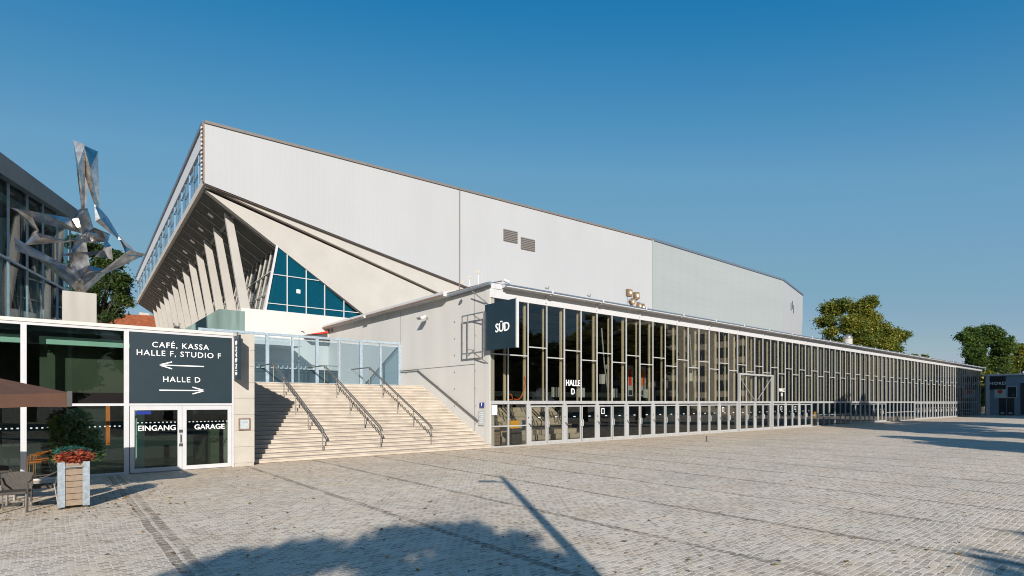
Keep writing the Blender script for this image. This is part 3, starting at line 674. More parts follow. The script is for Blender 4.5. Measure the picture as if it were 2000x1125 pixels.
def spot(name, label, loc, d, s=.12, arm=.3, grp='small spotlights on the foyer roof'):
    t = thing(name, label, 'spotlight', loc, group=grp); d = Vector(d).normalized()
    MB().tube([(0, 0, 0), (0, 0, arm)], .022, 6).build('stem', M['steel'], t)
    MB().tube([Vector((0, 0, arm)) - d * s, Vector((0, 0, arm)) + d * s * .6, Vector((0, 0, arm)) + d * s], [s * .6, s, s], 10).build('head', M['concrete'], t); return t
for px, py, lab, arm in ((903, 552, 'leftmost', .1), (917, 546, 'second', .45), (934, 540, 'third and tallest', .8), (970, 552, 'rightmost', .35)):
    a = atY(px, 560, 24.2); spot('roof_spotlight', lab + ' small pale spotlight on the roof above the corner of the foyer', (a.x, 24.2, 8.6), (-.6, -.8, -.1), .11, arm)
for px in (1068, 1150):
    a = atY(px, 575, YF + .1); spot('roof_spotlight', ('small spotlight on the front roof edge above the HALLE D lettering' if px < 1100 else 'small spotlight on the front roof edge left of the brass floodlights'), (a.x, YF + .1, 8.62), (.5, -.8, -.2), .11, .3)
mast = thing('cctv_pole', 'slanted pole with two small cameras at the roof corner', 'camera pole', (XS + .3, YF + .4, 8.6))
MB().tube([(-.3, .1, 0), (.9, .1, .35)], .035, 6).build('pole', M['steel'], mast); MB().tube([(.95, 0, .4), (1.2, -.2, .25)], .09, 8).tube([(1.2, -.1, .05), (1.0, -.1, -.1)], .05, 8).build('camera_head', M['white'], mast)
def walllight(name, label, loc):
    t = thing(name, label, 'floodlight', loc, group='floodlights on the cream side wall')
    MB().tube([(0, 0, 0), (-.35, -.1, .1), (-.5, -.1, .05)], .03, 6).build('arm', M['steel'], t)
    MB().prism([(-.75, -.3, -.02), (-.35, -.3, .16), (-.3, -.3, .02), (-.6, -.3, -.14)], (0, .45, 0)).build('head', M['white'], t); return t
a = atX(836, 622, XS); walllight('wall_floodlight', 'slanted floodlight in the middle of the cream side wall casting a long shadow', (XS, a.y, a.z))
a = atX(724, 620, XS); walllight('wall_floodlight', 'floodlight on the cream wall just under the gutter', (XS, a.y, a.z))
a = atX(646, 646, XS); t = thing('wall_vents', 'pair of small grey vents at the far end of the cream wall', 'vent', (XS, a.y, a.z))
MB().box(-.03, 0, -.5, -.15, -.12, .12).build('grille', M['brass'], t); MB().box(-.03, 0, .15, .5, -.12, .12).build('grille', M['brass'], t)
# SUD sign and its bracket
sg = thing('corner_sign', 'slate blue projecting sign reading SÜD at the glazed corner', 'sign', (17.3, 21.8, 5.05))
MB().box(-.06, .06, -1.28, 1.2, 0, 2.36).build('panel', M['petrol2'], sg); MB().box(-.07, .07, -1.36, -1.283, -.02, 2.4).build('edge_trim', M['white'], sg)
text('lettering', 'SÜD', .62, M['letter'], sg, (-.072, -.25, 1.04), facing='-X', sx=.95)
bk = thing('sign_bracket', 'empty grey steel frame with braces beside the corner sign', 'bracket', (17.2, 23.9, 5.0))
MB().bar((0, -.85, 2.05), (0, 1.1, 2.05), .06).bar((0, -.85, .0), (0, 1.1, 0), .07).bar((0, 1.1, 0), (0, 1.1, 2.05), .06).bar((0, .6, .0), (0, .6, 2.05), .05).bar((0, -.85, 0), (0, -.85, 2.05), .05).build('frame', M['steel'], bk)
MB().tube([(0, .1, 2.03), (.33, -.8, 1.4)], .03, 6).tube([(0, .1, .02), (.33, -.8, -.6)], .03, 6).tube([(0, .5, .2), (.35, .5, .2)], .03, 6).tube([(0, .2, 3.3), (.33, -.8, 2.5)], .03, 6).build('braces', M['steel'], bk)
a = atX(943, 791, XS); hn = thing('house_number', 'small blue enamel plate with white number 1 on the corner', 'number plate', (XS - .055, a.y, a.z))
MB().box(-.02, 0, -.2, .2, -.13, .13).build('plate', M['blue'], hn); text('numeral', '1', .24, M['letter'], hn, (-.025, 0, .02), facing='-X', bold=.03)
a = atX(942, 816, XS); dp = thing('directory_plate', 'grey metal directory plate under the blue house number', 'plate', (XS - .055, a.y, a.z))
MB().box(-.02, 0, -.24, .24, -.4, .38).build('plate', M['paper'], dp)
ln = MB(); [ln.box(-.024, -.0205, -.18, .05 + .1 * (i % 2), .28 - i * .11, .30 - i * .11) for i in range(6)]; ln.build('engraved_lines', M['letter'], dp)
# ================================================================== OUTDOOR STAIRS
stt = thing('outdoor_staircase', 'wide sandstone staircase rising between the entrance block and the foyer', 'staircase', (XC, YF - .1, 0))
NS = 21; rise = LZ / NS; run = 7.25 / NS
for k in range(NS):
    b = MB().box(0.002, XS - XC - .002, k * run, 7.4, k * rise, (k + 1) * rise - .035)
    b.box(0.002, XS - XC - .002, k * run - .03, 7.4, (k + 1) * rise - .035, (k + 1) * rise)
    b.build('step', M['steps'], stt)
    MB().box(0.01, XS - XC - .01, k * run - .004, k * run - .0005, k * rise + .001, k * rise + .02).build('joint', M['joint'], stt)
def sz(Y): return max(0, min(LZ, (Y - YF + .1) / run * rise + rise * .5))
hr = None
for i, X in enumerate((8.86, 11.55, 14.2)):
    lab = ['steel handrail nearest the entrance block', 'middle steel handrail on the stairs', 'steel handrail nearest the cream foyer wall'][i]
    if hr is None:
        hr = thing('stair_handrail', lab, 'handrail', (X, 0, 0), group='handrails on the outdoor stairs')
        ya, yb_ = 23.25, 30.1
        for s in (-.05, .05):
            MB().tube([(s, ya, sz(ya) + .85), (s, ya + .12, sz(ya) + 1.0), (s, yb_, LZ + .98), (s, yb_ + .1, LZ + 1.0), (s, 32.5, LZ + 1.0)], .026, 8).build('rail', M['railsteel'], hr)
        for y in (23.3, 25.0, 26.7, 28.4, 30.1):
            MB().tube([(0, y, max(0, sz(y) - .15)), (0, y, sz(y) + .97)], .024, 8).build('post', M['railsteel'], hr)
    else:
        c = copy_tree(hr); c.location = (X, 0, 0); c['label'] = lab
wh = thing('wall_handrail', 'grey handrail fixed along the cream foyer wall beside the stairs', 'handrail', (XS - .12, 0, 0))
MB().tube([(0, 23.9, sz(23.9) + .85), (0, 30.3, LZ + 1.0), (0, 32.4, LZ + 1.0)], .035, 8).build('rail', M['railsteel'], wh)
wb = MB(); [wb.tube([(0, y, sz(y) + .9), (.11, y, sz(y) + .85)], .015, 6) for y in (24.2, 26, 28, 30, 31.8)]; wb.build('brackets', M['steel'], wh)
# fence at the landing
fe = thing('landing_fence', 'tall grey blue fence of wired glass panels across the top of the stairs', 'fence', (0, 32.6, LZ))
fx = [XC + .05] + [atY(px, 700, 32.6).x for px in (522, 571, 619, 662, 705, 743)] + [XS - .1]
for i, x in enumerate(fx):
    w_ = .09 if i % 2 else .055
    MB().box(x - w_, x + w_, -.06, .06, .03, 2.72).build('post', M['fence'], fe)
MB().box(fx[0] - .1, fx[-1] + .05, -.07, .07, 2.725, 2.86).build('top_rail', M['fence'], fe)
for a_, b_ in zip(fx, fx[1:]):
    p = MB().box(a_ + .1, b_ - .1, -.01, .01, .12, 2.55).build('panel', M['fencepane'], fe)
    MB().box(a_ + .1, b_ - .1, -.03, .03, .06, .118).box(a_ + .1, b_ - .1, -.03, .03, 2.552, 2.62).build('frame', M['fence'], p)
# behind the fence
lw = thing('terrace_wall', 'low grey concrete wall with rail behind the glass fence', 'wall', (XC, 36.2, LZ))
MB().box(.1, 9.0, 0, .3, 0, 1.1).build('wall', M['soffitc'], lw); MB().tube([(.1, .1, 1.4), (9, .1, 1.4)], .03, 6).build('rail', M['steel'], lw)
gb = thing('green_parapet', 'weathered green grey panel box with sloping wing above the entrance block', 'parapet', (0, 36, LZ))
MB().box(7.55, 8.95, 0, 1.3, 0, 4.45).build('box', M['green'], gb)
MB().prism([(4.4, .05, 0), (7.548, .05, 0), (7.548, .05, 4.45), (4.4, .05, 2.1)], (0, .3, 0)).build('wing', M['green'], gb)
dk = thing('rear_doorway', 'dark recessed doorway behind the left end of the glass fence', 'doorway', (9, 44.85, LZ))
MB().box(-2.6, 1.6, -1.6, 0, 0, 3.1).build('recess', M['petrol'], dk); MB().box(-2.8, 5.4, -3, -.01, 3.12, 3.4).build('canopy', M['render'], dk)
bal = MB(); [bal.box(2 + i * .35, 2.06 + i * .35, -.3, -.2, .2, 2.2) for i in range(14)]; bal.build('grille', M['fence'], dk)
aw = thing('red_awning', 'bright red folded awning behind the fence beside the cream wall', 'awning', (XS - .55, 43.6, 7.35))
MB().prism([(-1.3, 0, .42), (0, 0, .72), (0, 0, .55), (-1.3, 0, .37)], (0, 1.2, 0)).build('canvas', M['red'], aw); MB().prism([(-1.6, .1, .35), (0, .1, .6), (0, .1, .2), (-1.6, .1, .2)], (0, 1, 0)).build('box', M['darksteel'], aw)
hk = thing('vent_pipe', 'small hooked grey vent pipe rising behind the fence', 'pipe', (atY(584, 650, 35).x, 35, LZ)); MB().tube([(0, 0, 0), (0, 0, 3.2), (.08, 0, 3.36), (.2, 0, 3.4), (.32, 0, 3.34), (.34, 0, 3.24)], .04, 8).build('pipe', M['steel'], hk)
# ================================================================== CAFE / ENTRANCE BLOCK
cf = thing('entrance_pavilion', 'flat roofed glazed entrance block with pale stone pillar', 'pavilion', (0, YC, 0))
XL = -9.0; ZC = 4.95
x1 = atY(46, 700, YC).x; x2 = atY(247, 700, YC).x; x3 = atY(454.5, 700, YC).x
MB().box(XL, XC, .3, 10, ZC - .32, ZC - .1).build('roof', M['cap'], cf)
MB().box(XL, x3 + .02, -.06, .35, ZC - .11, ZC).build('coping', M['render'], cf)
MB().box(XL, x3 + .02, -.03, .12, ZC - .2, ZC - .112).build('head_rail', M['white'], cf)
pil = MB(); nz = 8
for k in range(nz):
    z0 = .12 + k * (ZC - .12) / nz; pil.box(x3 + .03, XC, -.02, 8, z0 + .008, z0 + (ZC - .12) / nz - .006)
pil.box(x3 + .05, XC - .01, 0, 7.9, 0, ZC - .02)
pil.build('stone_pillar', M['stone'], cf)
for x in (x1 - 2.65, x1, x2): MB().box(x - .07, x + .07, -.04, .16, 0, ZC - .2).build('mullion', M['white'], cf)
MB().box(x3 - .03, x3 + .03, -.04, .16, 0, ZC - .2).build('mullion', M['white'], cf)
for a_, b_ in ((x1 - 2.65, x1), (x1, x2)):
    MB().box(a_ + .07, b_ - .07, -.03, .1, 2.27, 2.35).build('transom', M['white'], cf); MB().box(a_ + .07, b_ - .07, -.03, .1, .0, .07).build('sill', M['white'], cf)
    w_ = MB().box(a_ + .07, b_ - .07, .03, .042, 2.352, ZC - .2).build('window', M['glass2'], cf)
    w2 = MB().box(a_ + .07, b_ - .07, .03, .042, .07, 2.268).build('window', M['glass2'], cf)
    d_ = MB(); x = a_ + .15
    while x < b_ - .1: d_.box(x, x + .05, .022, .027, 1.58, 1.62); x += .13
    d_.build('safety_dots', M['paper'], w2)
MB().box(x2 + .07, x3 - .03, -.03, .1, 2.27, 2.35).build('transom', M['white'], cf)
xm = atY(355.5, 800, YC).x
for i, (a_, b_) in enumerate(((x2 + .09, xm - .005), (xm + .005, x3 - .04))):
    d_ = MB().box(a_, a_ + .13, -.02, .06, .02, 2.26).box(b_ - .13, b_, -.02, .06, .02, 2.26).box(a_ + .13, b_ - .13, -.02, .06, .02, .16).box(a_ + .13, b_ - .13, -.02, .06, 2.12, 2.26).build('door', M['white'], cf)
    MB().box(a_ + .13, b_ - .13, .01, .022, .16, 2.12).build('pane', M['glass2'], d_)
    text('lettering', ('EINGANG', 'GARAGE')[i], .252, M['letter'], d_, ((a_ + b_) / 2 + (.02, .07)[i], .0, 1.50), bold=.008, sx=1.0)
    q = MB(); x = a_ + .2
    while x < b_ - .18: q.box(x, x + .05, .003, .008, 1.68, 1.715); x += .12
    q.build('safety_dots', M['paper'], d_)
    if i == 0:
        MB().tube([(b_ - .05, -.03, 1.0), (b_ - .05, -.08, 1.02), (b_ - .05, -.08, 1.25), (b_ - .05, -.03, 1.27)], .018, 6).build('handle', M['steel'], d_)
        MB().box(b_ - .09, b_ + .02, -.04, -.021, 1.33, 1.43).box(b_ - .09, b_ + .02, -.04, -.021, .85, .95).build('lock', M['darksteel'], d_)
        MB().box(a_ + .17, a_ + .6, .002, .008, 1.98, 2.09).build('blue_sticker', M['blue'], d_)
# inside
MB().box(XL, x3, .35, 9, 0.005, .04).build('interior_floor', M['floor'], cf)
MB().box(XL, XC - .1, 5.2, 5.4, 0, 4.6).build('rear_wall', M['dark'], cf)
MB().box(XL, -1.75, 1.6, 1.8, 2.55, 4.35).build('olive_reflection_board', M['olive'], cf)  # added boards; stand in for the olive reflection in the upper panes
MB().box(x1 + .35, x2 + .6, 1.5, 1.7, 2.72, 4.35).build('olive_reflection_board', M['olive'], cf)
MB().box(XL, x1 + .05, .7, .95, 4.25, 4.5).build('ceiling_beam', M['mint'], cf); MB().box(x1 + .35, x3, .7, .95, 4.25, 4.5).build('ceiling_beam', M['mint'], cf)
MB().box(x2 + .35, x2 + .6, .9, 1.1, .05, 2.3).build('interior_column', M['mint'], cf); MB().box(x3 - .5, x3 - .2, 1.2, 4.5, .05, 1.9).build('green_wall', M['olive'], cf)
MB().box(atY(206, 800, 24).x, atY(214, 800, 24).x, 1.4, 1.55, .9, 2.3).build('orange_post', M['orange'], cf)
ds = thing('direction_sign', 'large petrol board reading CAFÉ, KASSA, HALLE F, STUDIO F with arrows above the doors', 'sign', ((x2 + x3) / 2 + .02, YC - .02, 2.36))
hw = (x3 - x2) / 2 - .07
MB().box(-hw, hw, 0, .08, 0, ZC - .2 - 2.37).build('panel', M['petrol'], ds)
def T(s, px, py, size):
    a = atY(px, py, YC); return text('lettering', s, size, M['letter'], ds, (a.x - ds.location.x, -.012, a.z - ds.location.z), bold=.002, spacing=1.16)
T('CAFÉ, KASSA', 353.5, 676.5, .265); T('HALLE F, STUDIO F', 352, 692.5, .265); T('HALLE D', 355, 742, .265)
for (pa, pb, py, s) in ((398, 312, 716, 1), (311, 398, 762, -1)):
    a = atY(pa, py, YC); b = atY(pb, py - (2.5 if s > 0 else 0), YC); k = MB()
    f = lambda p: (p.x - ds.location.x, -.012, p.z - ds.location.z)
    A1 = Vector(f(a)); B1 = Vector(f(b)); B1.z = A1.z
    dr = 1 if s > 0 else -1
    k.bar(A1, B1, .02, .035); k.bar(B1 + Vector((0, 0, .008)), B1 + Vector((dr * .36, 0, .12)), .02, .035); k.bar(B1 - Vector((0, 0, .008)), B1 + Vector((dr * .36, 0, -.12)), .02, .035)
    k.build('arrow', M['letter'], ds)
bs = thing('blade_sign', 'narrow dark upright sign reading EINGANG on the stone pillar', 'sign', (x3 + .06, YC - .03, 3.1))
MB().box(-.03, .03, -.75, 0, .1, 1.72).build('panel', M['petrol2'], bs); MB().tube([(0, -.4, 1.7), (0, -.4, 1.85)], .03, 6).build('bracket', M['darksteel'], bs)
text('lettering', 'EINGANG', .26, M['letter'], bs, (-.034, -.38, .9), facing='-X', spin=R(90), bold=.02, spacing=1.15)
ip = thing('intercom_panel', 'brown framed steel intercom box on the stone pillar', 'intercom', ((x3 + XC) / 2 + .02, YC - .02, 1.57))
MB().box(-.2, .2, -.04, 0, -.22, .22).build('frame', M['rust'], ip); MB().box(-.15, .15, -.05, -.041, -.17, .17).build('face', M['paper'], ip); MB().box(-.1, .1, -.056, -.051, .04, .1).build('display', M['fence'], ip)
# plinth + sculpture
pl = thing('plinth', 'square pale concrete plinth standing on the entrance block roof', 'plinth', (atY(156, 600, 26.3).x, 26.8, 4.8))
a = atY(123, 567, 26.3); b = atY(190, 640, 26.3); hw = (b.x - a.x) / 2
MB().box(-hw, hw, -.5, .5, 0, a.z - 4.8).build('block', M['plinth'], pl, bevel=.015)
sc = thing('steel_sculpture', 'angular abstract sculpture of folded polished steel blades on the concrete plinth', 'sculpture', (pl.location.x, 26.8, a.z))
def shard(pts, dep, t=.25, ridge=None):
    Yb = 26.8; P = [atY(x, y, Yb + d) for (x, y), d in zip(pts, dep)]
    o_ = Vector(sc.location); P = [p - o_ for p in P]
    c = sum(P, Vector()) / len(P)
    if ridge: c = atY(ridge[0], ridge[1], Yb) - o_
    fr_ = c + Vector((-.4, -1, .1)) * t * 1.8; bk_ = c + Vector((.3, 1, 0)) * t * 1.5
    c0 = sum(P, Vector()) / len(P); P = [c0 + (p - c0) * 1.15 for p in P]
    v = [tuple(p) for p in P] + [tuple(fr_), tuple(bk_)]; n = len(P); f = []
    for k in range(n): f += [(k, (k + 1) % n, n), ((k + 1) % n, k, n + 1)]
    b = MB(); b.v = v; b.f = f; return b.build('steel_blade', M['sculpt'], sc)
shard([(145, 286), (165.5, 293), (164.5, 400), (162, 457), (157.5, 390)], [0, -.2, 0, 0, .1], .16, (160, 330))
shard([(166, 292.5), (190, 303), (193, 404), (187, 404), (168, 345)], [-.2, .2, .1, 0, 0], .14, (182, 335))
shard([(167, 340), (173, 350), (167, 410), (162, 440)], [.1, .3, .1, 0], .08)
shard([(187, 403), (193, 406), (210, 425), (234, 465), (228, 463), (189, 432)], [0, .1, .3, .1, 0, -.2], .14, (201, 432))
shard([(232, 462), (276, 501), (246, 496), (243, 486)], [.1, .2, -.3, 0], .14, (250, 485))
shard([(276, 501), (246, 494), (208, 529), (155, 547), (155, 566), (172, 566), (215, 527)], [.2, -.4, -.2, -.5, 0, 0, .2], .12, (200, 535))
shard([(37, 470), (53, 480), (128, 520), (155, 545), (155, 566), (142, 562), (80, 510), (39, 492)], [-.3, -.2, -.1, -.5, 0, .1, .2, 0], .16, (110, 520))
shard([(31, 409), (144, 429), (161, 456), (130, 447), (71, 432)], [-.5, 0, 0, .3, 0], .24, (105, 428))
shard([(31, 409), (62, 425), (74, 450), (66, 446), (45, 425)], [-.5, -.2, 0, .1, 0], .09)
shard([(74, 448), (72, 456), (52, 478), (66, 450)], [0, 0, -.3, .1], .06)
shard([(52, 478), (72, 455), (127, 471), (90, 475)], [-.3, -.1, .3, 0], .14)
shard([(127, 473), (160, 460), (183, 447), (210, 458), (206, 471), (178, 473), (150, 470)], [-.2, -.4, 0, .3, .2, .1, 0], .16, (180, 460))
shard([(206, 470), (216, 482), (219, 506), (211, 503), (188, 500), (200, 488)], [.2, .2, .3, 0, -.3, 0], .14, (207, 490))
shard([(147, 472), (166, 472), (174, 524), (155, 547), (135, 520)], [-.1, .1, .2, -.4, 0], .28, (155, 505))
shard([(156.5, 411), (170, 410), (182, 448), (162, 458), (144, 429)], [0, .1, .2, -.3, -.1], .2, (161, 430))
shard([(120, 498), (150, 492), (190, 497), (206, 489), (170, 502)], [.3, .2, .2, 0, .3], .08)
shard([(155, 545), (174, 520), (209, 529), (180, 538)], [-.4, .1, 0, -.2], .12)
# ================================================================== CONCERT HALL (left)
ch = thing('concert_hall', 'dark glazed concert hall with sloping grey roof behind the entrance block', 'concert hall', (0, 0, 0))
Q0 = Vector((.82, 40.9, 0)); U = Vector((.2824, .959, 0)); W = Vector((-.959, .2824, 0))
def cp(t, z, off=0): q = Q0 - U * t + W * off; return (q.x, q.y, z)
T2 = 14
zf = lambda t: 12.87 - .0916 * t; zr = lambda t: 13.5 - .078 * t
MB().prism([cp(0, zf(0)), cp(0, zr(0)), cp(T2, zr(T2)), cp(T2, zf(T2))], W * 9).build('roof', M['fasc'], ch)
MB().prism([cp(-.3, zf(0) - .05, -.35), cp(-.3, zr(0) + .05, -.35), cp(T2, zr(T2) + .05, -.35), cp(T2, zf(T2) - .05, -.35)], W * .34).build('fascia', M['fasc'], ch)
MB().prism([cp(0, 4.8, .1), cp(0, zf(0), .1), cp(T2, zf(T2), .1), cp(T2, 4.8, .1)], W * .05).build('glazing', M['glass3'], ch)
tt = []
for px in (137, 112, 84, 53, 16, -20):
    h_ = hit(px, 600, cp(0, 0), cp(T2, 0)); tt.append((Q0 - Vector((h_.x, h_.y, 0))).length)
for t_ in tt: MB().bar(cp(t_, 4.8, .0), cp(t_, zf(t_), .0), .09, .12, up=(0, 1, 0)).build('mullion', M['fence'], ch)
for z in (8.7,): MB().bar(cp(0, z, 0), cp(T2, z, 0), .1, .1).build('rail', M['fence'], ch)
MB().bar(cp(.1, 6.0, .3), cp(T2, 6.0, .3), .3, .25).build('sill', M['concrete'], ch)
MB().prism([cp(.5, 4.8, 5), cp(.5, 12.4, 5), cp(T2, 11.6, 5), cp(T2, 4.8, 5)], W * .1).build('interior_wall', M['dark'], ch)
MB().prism([cp(.0, 12.3, .3), cp(.0, 12.3, 5), cp(T2, 11.2, 5), cp(T2, 11.2, .3)], (0, 0, .3)).build('interior_ceiling', M['ceil'], ch)
MB().prism([cp(.0, 12.5, .3), cp(.0, 11.9, .3), cp(T2, 10.9, .3), cp(T2, 11.5, .3)], W * .2).build('ceiling_edge', M['stone'], ch)
MB().prism([cp(.05, 4.8, .3), cp(.05, 12.6, .3), cp(.05, 12.6, 8), cp(.05, 4.8, 8)], U * -.15).build('end_wall', M['dark'], ch)
def slab(p1, p2, p3, p4):
    P, Q = cp(0, 0, .9), cp(T2, 0, .9)
    return MB().prism([hit(*p1, P, Q), hit(*p2, P, Q), hit(*p3, P, Q), hit(*p4, P, Q)], W * .4)
slab((58, 618), (90, 622), (119, 470), (92, 470)).build('slanted_column', M['stone'], ch)
slab((-35, 618), (-8, 618), (17, 425), (-8, 425)).build('slanted_column', M['stone'], ch)
for (a_, b_) in (((62, 620), (51, 545)), ((34, 618), (20, 550)), ((73, 575), (62, 530)), ((122, 600), (114, 560))):
    P, Q = cp(0, 0, 1.6), cp(T2, 0, 1.6); MB().bar(hit(*a_, P, Q), hit(*b_, P, Q), .08).build('strut', M['post'], ch)
# ================================================================== VEGETATION
def tree_mesh(rad, h0, h1, n_cl, n_leaf, ls, seed, squash=1.0, lobes=9, hole=.0):
    custom = None if isinstance(lobes, int) else lobes
    if custom: lobes = 0
    rnd = random.Random(seed); b = MB(); tb = MB()
    cz = (h0 + h1) / 2; hh = (h1 - h0) / 2
    tb.tube([(0, 0, 0), (.1 * rad * .2, 0, h0 * .6), (0, 0, h0 + hh * .5), (.1, 0, cz + hh * .3)], [rad * .07 + .08, rad * .055 + .06, rad * .035 + .04, .04], 8)
    L_ = []
    for k in range(lobes):
        a = 2 * math.pi * (k / lobes * 2.4) + rnd.uniform(-.4, .4); q = rnd.uniform(.35, .75); zz = rnd.uniform(-.75, .85)
        q *= math.sqrt(max(.15, 1 - zz * zz * .8))
        c = Vector((math.cos(a) * q * rad, math.sin(a) * q * rad, cz + zz * hh * .8)); L_.append((c, rad * rnd.uniform(.28, .5)))
        m_ = Vector((c.x * .4, c.y * .4, (h0 + c.z) / 2)); tb.tube([(0, 0, h0 * .7 + rnd.random() * hh * .5), m_, c], [rad * .03 + .03, rad * .02 + .02, .02], 5, cap=False)
    for c, r in (custom or []):
        L_.append((c, r)); m_ = Vector((c.x * .4, c.y * .4, (h0 + c.z) / 2)); tb.tube([(0, 0, h0 * .8), m_, c], [rad * .03 + .03, rad * .02 + .02, .02], 5, cap=False)
    for k in range(n_cl):
        c, r = rnd.choices(L_, [q[1] ** 2 for q in L_])[0]
        u = Vector((rnd.gauss(0, 1), rnd.gauss(0, 1), rnd.gauss(0, .8))).normalized() * r * rnd.uniform(.35, 1.0)
        p = c + u; p.z = max(h0 * .9, p.z); cs_ = rad * rnd.uniform(.04, .09)
        for j in range(n_leaf):
            q = p + Vector((rnd.gauss(0, cs_), rnd.gauss(0, cs_), rnd.gauss(0, cs_ * .6)))
            d = Vector((rnd.gauss(0, 1), rnd.gauss(0, 1), rnd.gauss(0, .7))).normalized(); e = d.orthogonal().normalized() if rnd.random() < .5 else d.cross(Vector((rnd.random(), rnd.random(), rnd.random()))).normalized()
            s_ = ls * rnd.uniform(.6, 1.3)
            b.quad(q - d * s_, q + e * s_ * .55, q + d * s_, q - e * s_ * .55)
    return tb, b
def tree(name, label, loc, rad, h0, h1, n_cl, n_leaf, ls, seed, m='leaf1', group=None, rz=0, lobes=9):
    t = thing(name, label, 'tree', loc, rz, group); tb, lb = tree_mesh(rad, h0, h1, n_cl, n_leaf, ls, seed, lobes=lobes)
    tb.build('trunk', M['bark'], t, smooth=True); lb.build('crown', M[m], t); return t
def crown(base, d, spec, seed):
    rnd = random.Random(seed); out = []
    for (px, py, rp) in spec:
        r = rp * d / F; p = atD(px, py, d) - Vector((base.x, base.y, 0)); p += Vector((.638, .770, 0)) * rnd.uniform(-1, 1) * r * 1.3
        out.append((p, r))
    return out
a = atD(188, 600, 57)
CL = crown(a, 57, [(165,480,16),(180,490,20),(215,500,14),(232,515,12),(200,520,18),(240,545,13),(215,550,18),(228,575,16),(250,592,10),(190,580,22),(205,605,18),(170,560,20),(175,620,20),(222,622,9),(238,558,12),(150,520,20)], 1)
tree('leafy_tree', 'dark green tree behind the sculpture and plinth', (a.x, a.y, 0), 4.2, 8.5, 19.3, 480, 60, .145, 11, 'leaf0', lobes=CL)
a = atD(1684, 700, 120)
CB = crown(a, 120, [(1640,600,18),(1624,625,16),(1616,650,11),(1650,640,24),(1690,606,20),(1703,592,16),(1695,640,27),(1665,668,26),(1720,648,24),(1745,660,18),(1764,654,10),(1700,680,26),(1730,690,22),(1640,680,22),(1655,592,12),(1712,618,15),(1625,670,14)], 2)
big = tree('plane_tree', 'largest tree with yellowing crown above the foyer roof right of the arena', (a.x, a.y, 0), 7.6, 8, 24.6, 1150, 75, .22, 21, 'leaf2', lobes=CB)
a = atD(1786, 700, 135); tree('small_tree', 'small dark tree peeking over the foyer roof right of the largest tree', (a.x, a.y, 0), 3.3, 8, 15.2, 180, 35, .35, 23, 'leaf2')
a = atD(1918, 700, 128)
CR = crown(a, 128, [(1876,660,11),(1898,652,13),(1925,647,13),(1948,655,13),(1915,668,19),(1885,688,17),(1940,678,19),(1962,688,13),(1900,708,17),(1935,712,18),(1870,720,14),(1955,715,14)], 3)
tree('broad_tree', 'dark broad tree above the building marked NORD', (a.x, a.y, 0), 6.0, 4, 19.6, 850, 75, .22, 25, 'leaf1', lobes=CR)
a = atD(1996, 720, 132)
CQ = crown(a, 132, [(1985,684,13),(2005,690,17),(1978,706,15),(2000,714,18),(2030,700,20),(1972,725,13)], 4)
tree('broad_tree', 'lower yellow green tree at the right edge of the photo', (a.x, a.y, 0), 5.5, 4, 15.5, 480, 70, .22, 27, 'leaf2', lobes=CQ)
a = atD(1912, 735, 120)
CH_ = crown(a, 120, [(1923,792,7),(1920,770,8),(1866,729,10),(1888,730,13),(1912,736,12),(1924,758,10),(1918,780,12),(1928,745,9),(1900,750,14)], 6)
tree('hedge_tree', 'low shrubby tree just beyond the far end of the foyer', (a.x, a.y, 0), 4, 2, 8.4, 260, 40, .34, 29, 'leaf2', lobes=CH_)
# trees behind the photographer: they throw the shadows and show in the glass
rs_ = random.Random(12); CF = []; fb = Vector((-7.8, -13.6, 0))
for (px, py, r_) in [(395,1112,.35),(470,1088,.4),(540,1072,.4),(590,1062,.35),(640,1060,.35),(700,1066,.4),(760,1046,.4),(815,1030,.4),(870,1026,.35),(930,1026,.35),(985,1040,.3),(1030,1060,.35),(1075,1068,.3),(1110,1096,.3),(1170,1122,.3)] + [(rs_.uniform(350, 1120), rs_.uniform(1090, 1330), rs_.uniform(.35, .65)) for _ in range(22)] + [(345, 1118, .3), (430, 1098, .25), (760, 1075, .35), (900, 1062, .4), (1000, 1090, .35)] + [(rs_.choice((450, 505, 560, 600, 660, 735, 790, 850, 900, 960, 1010, 1050, 1100, 1150)) + rs_.uniform(-14, 14), 0, .16) for _ in range(26)]:
    if py == 0: py = (1090 - (px - 450) * .155 if px < 870 else 1022 + (px - 870) * .30) - rs_.uniform(0, 16)
    g_ = ground(px if px < 1000 else px - 15, py + (22 if px < 1000 else 34)); z_ = 9.6 - max(0, (11.5 - (g_ - Vector((0, 0, 0))).dot(Vector((.638, .770, 0)))) * .55) + rs_.uniform(-.3, .3)
    CF.append((g_ - sd * (z_ / -sd.z) - fb, r_ * .85))
fs = tree('plaza_tree', 'plaza tree whose crown shades the paving in the foreground', fb, 2.6, 4.5, 10.6, 560, 44, .115, 31, 'leaf1', lobes=CF)
s2_ = tree('plaza_tree', 'taller plaza tree standing to the right of the photographer', (50.5, -1.0, 0), 5.0, 4.5, 14.0, 420, 40, .26, 33, 'leaf2', lobes=12)
for i, (x, y, sc_, lab) in enumerate(((58.5, 1.0, .90, 'plaza tree throwing the shadow on the low foyer glazing'), (44, -8.0, .95, 'plaza tree throwing the narrow shadow streak on the right'), (66, -4, 1.0, 'plaza tree beside the apartment block'), (31, -8.5, .78, 'smallest plaza tree right of the photographer'))):
    c = copy_tree(s2_); c.location = (x, y, 0); c.rotation_euler = (0, 0, 1.3 * i + .7); c.scale = (sc_,) * 3; c['label'] = lab
s3_ = tree('plaza_tree', 'slim plaza tree throwing a faint shadow at the lower right', (1.5, -16.3, 0), 2.4, 4.5, 8.6, 180, 40, .18, 35, 'leaf1', lobes=8)
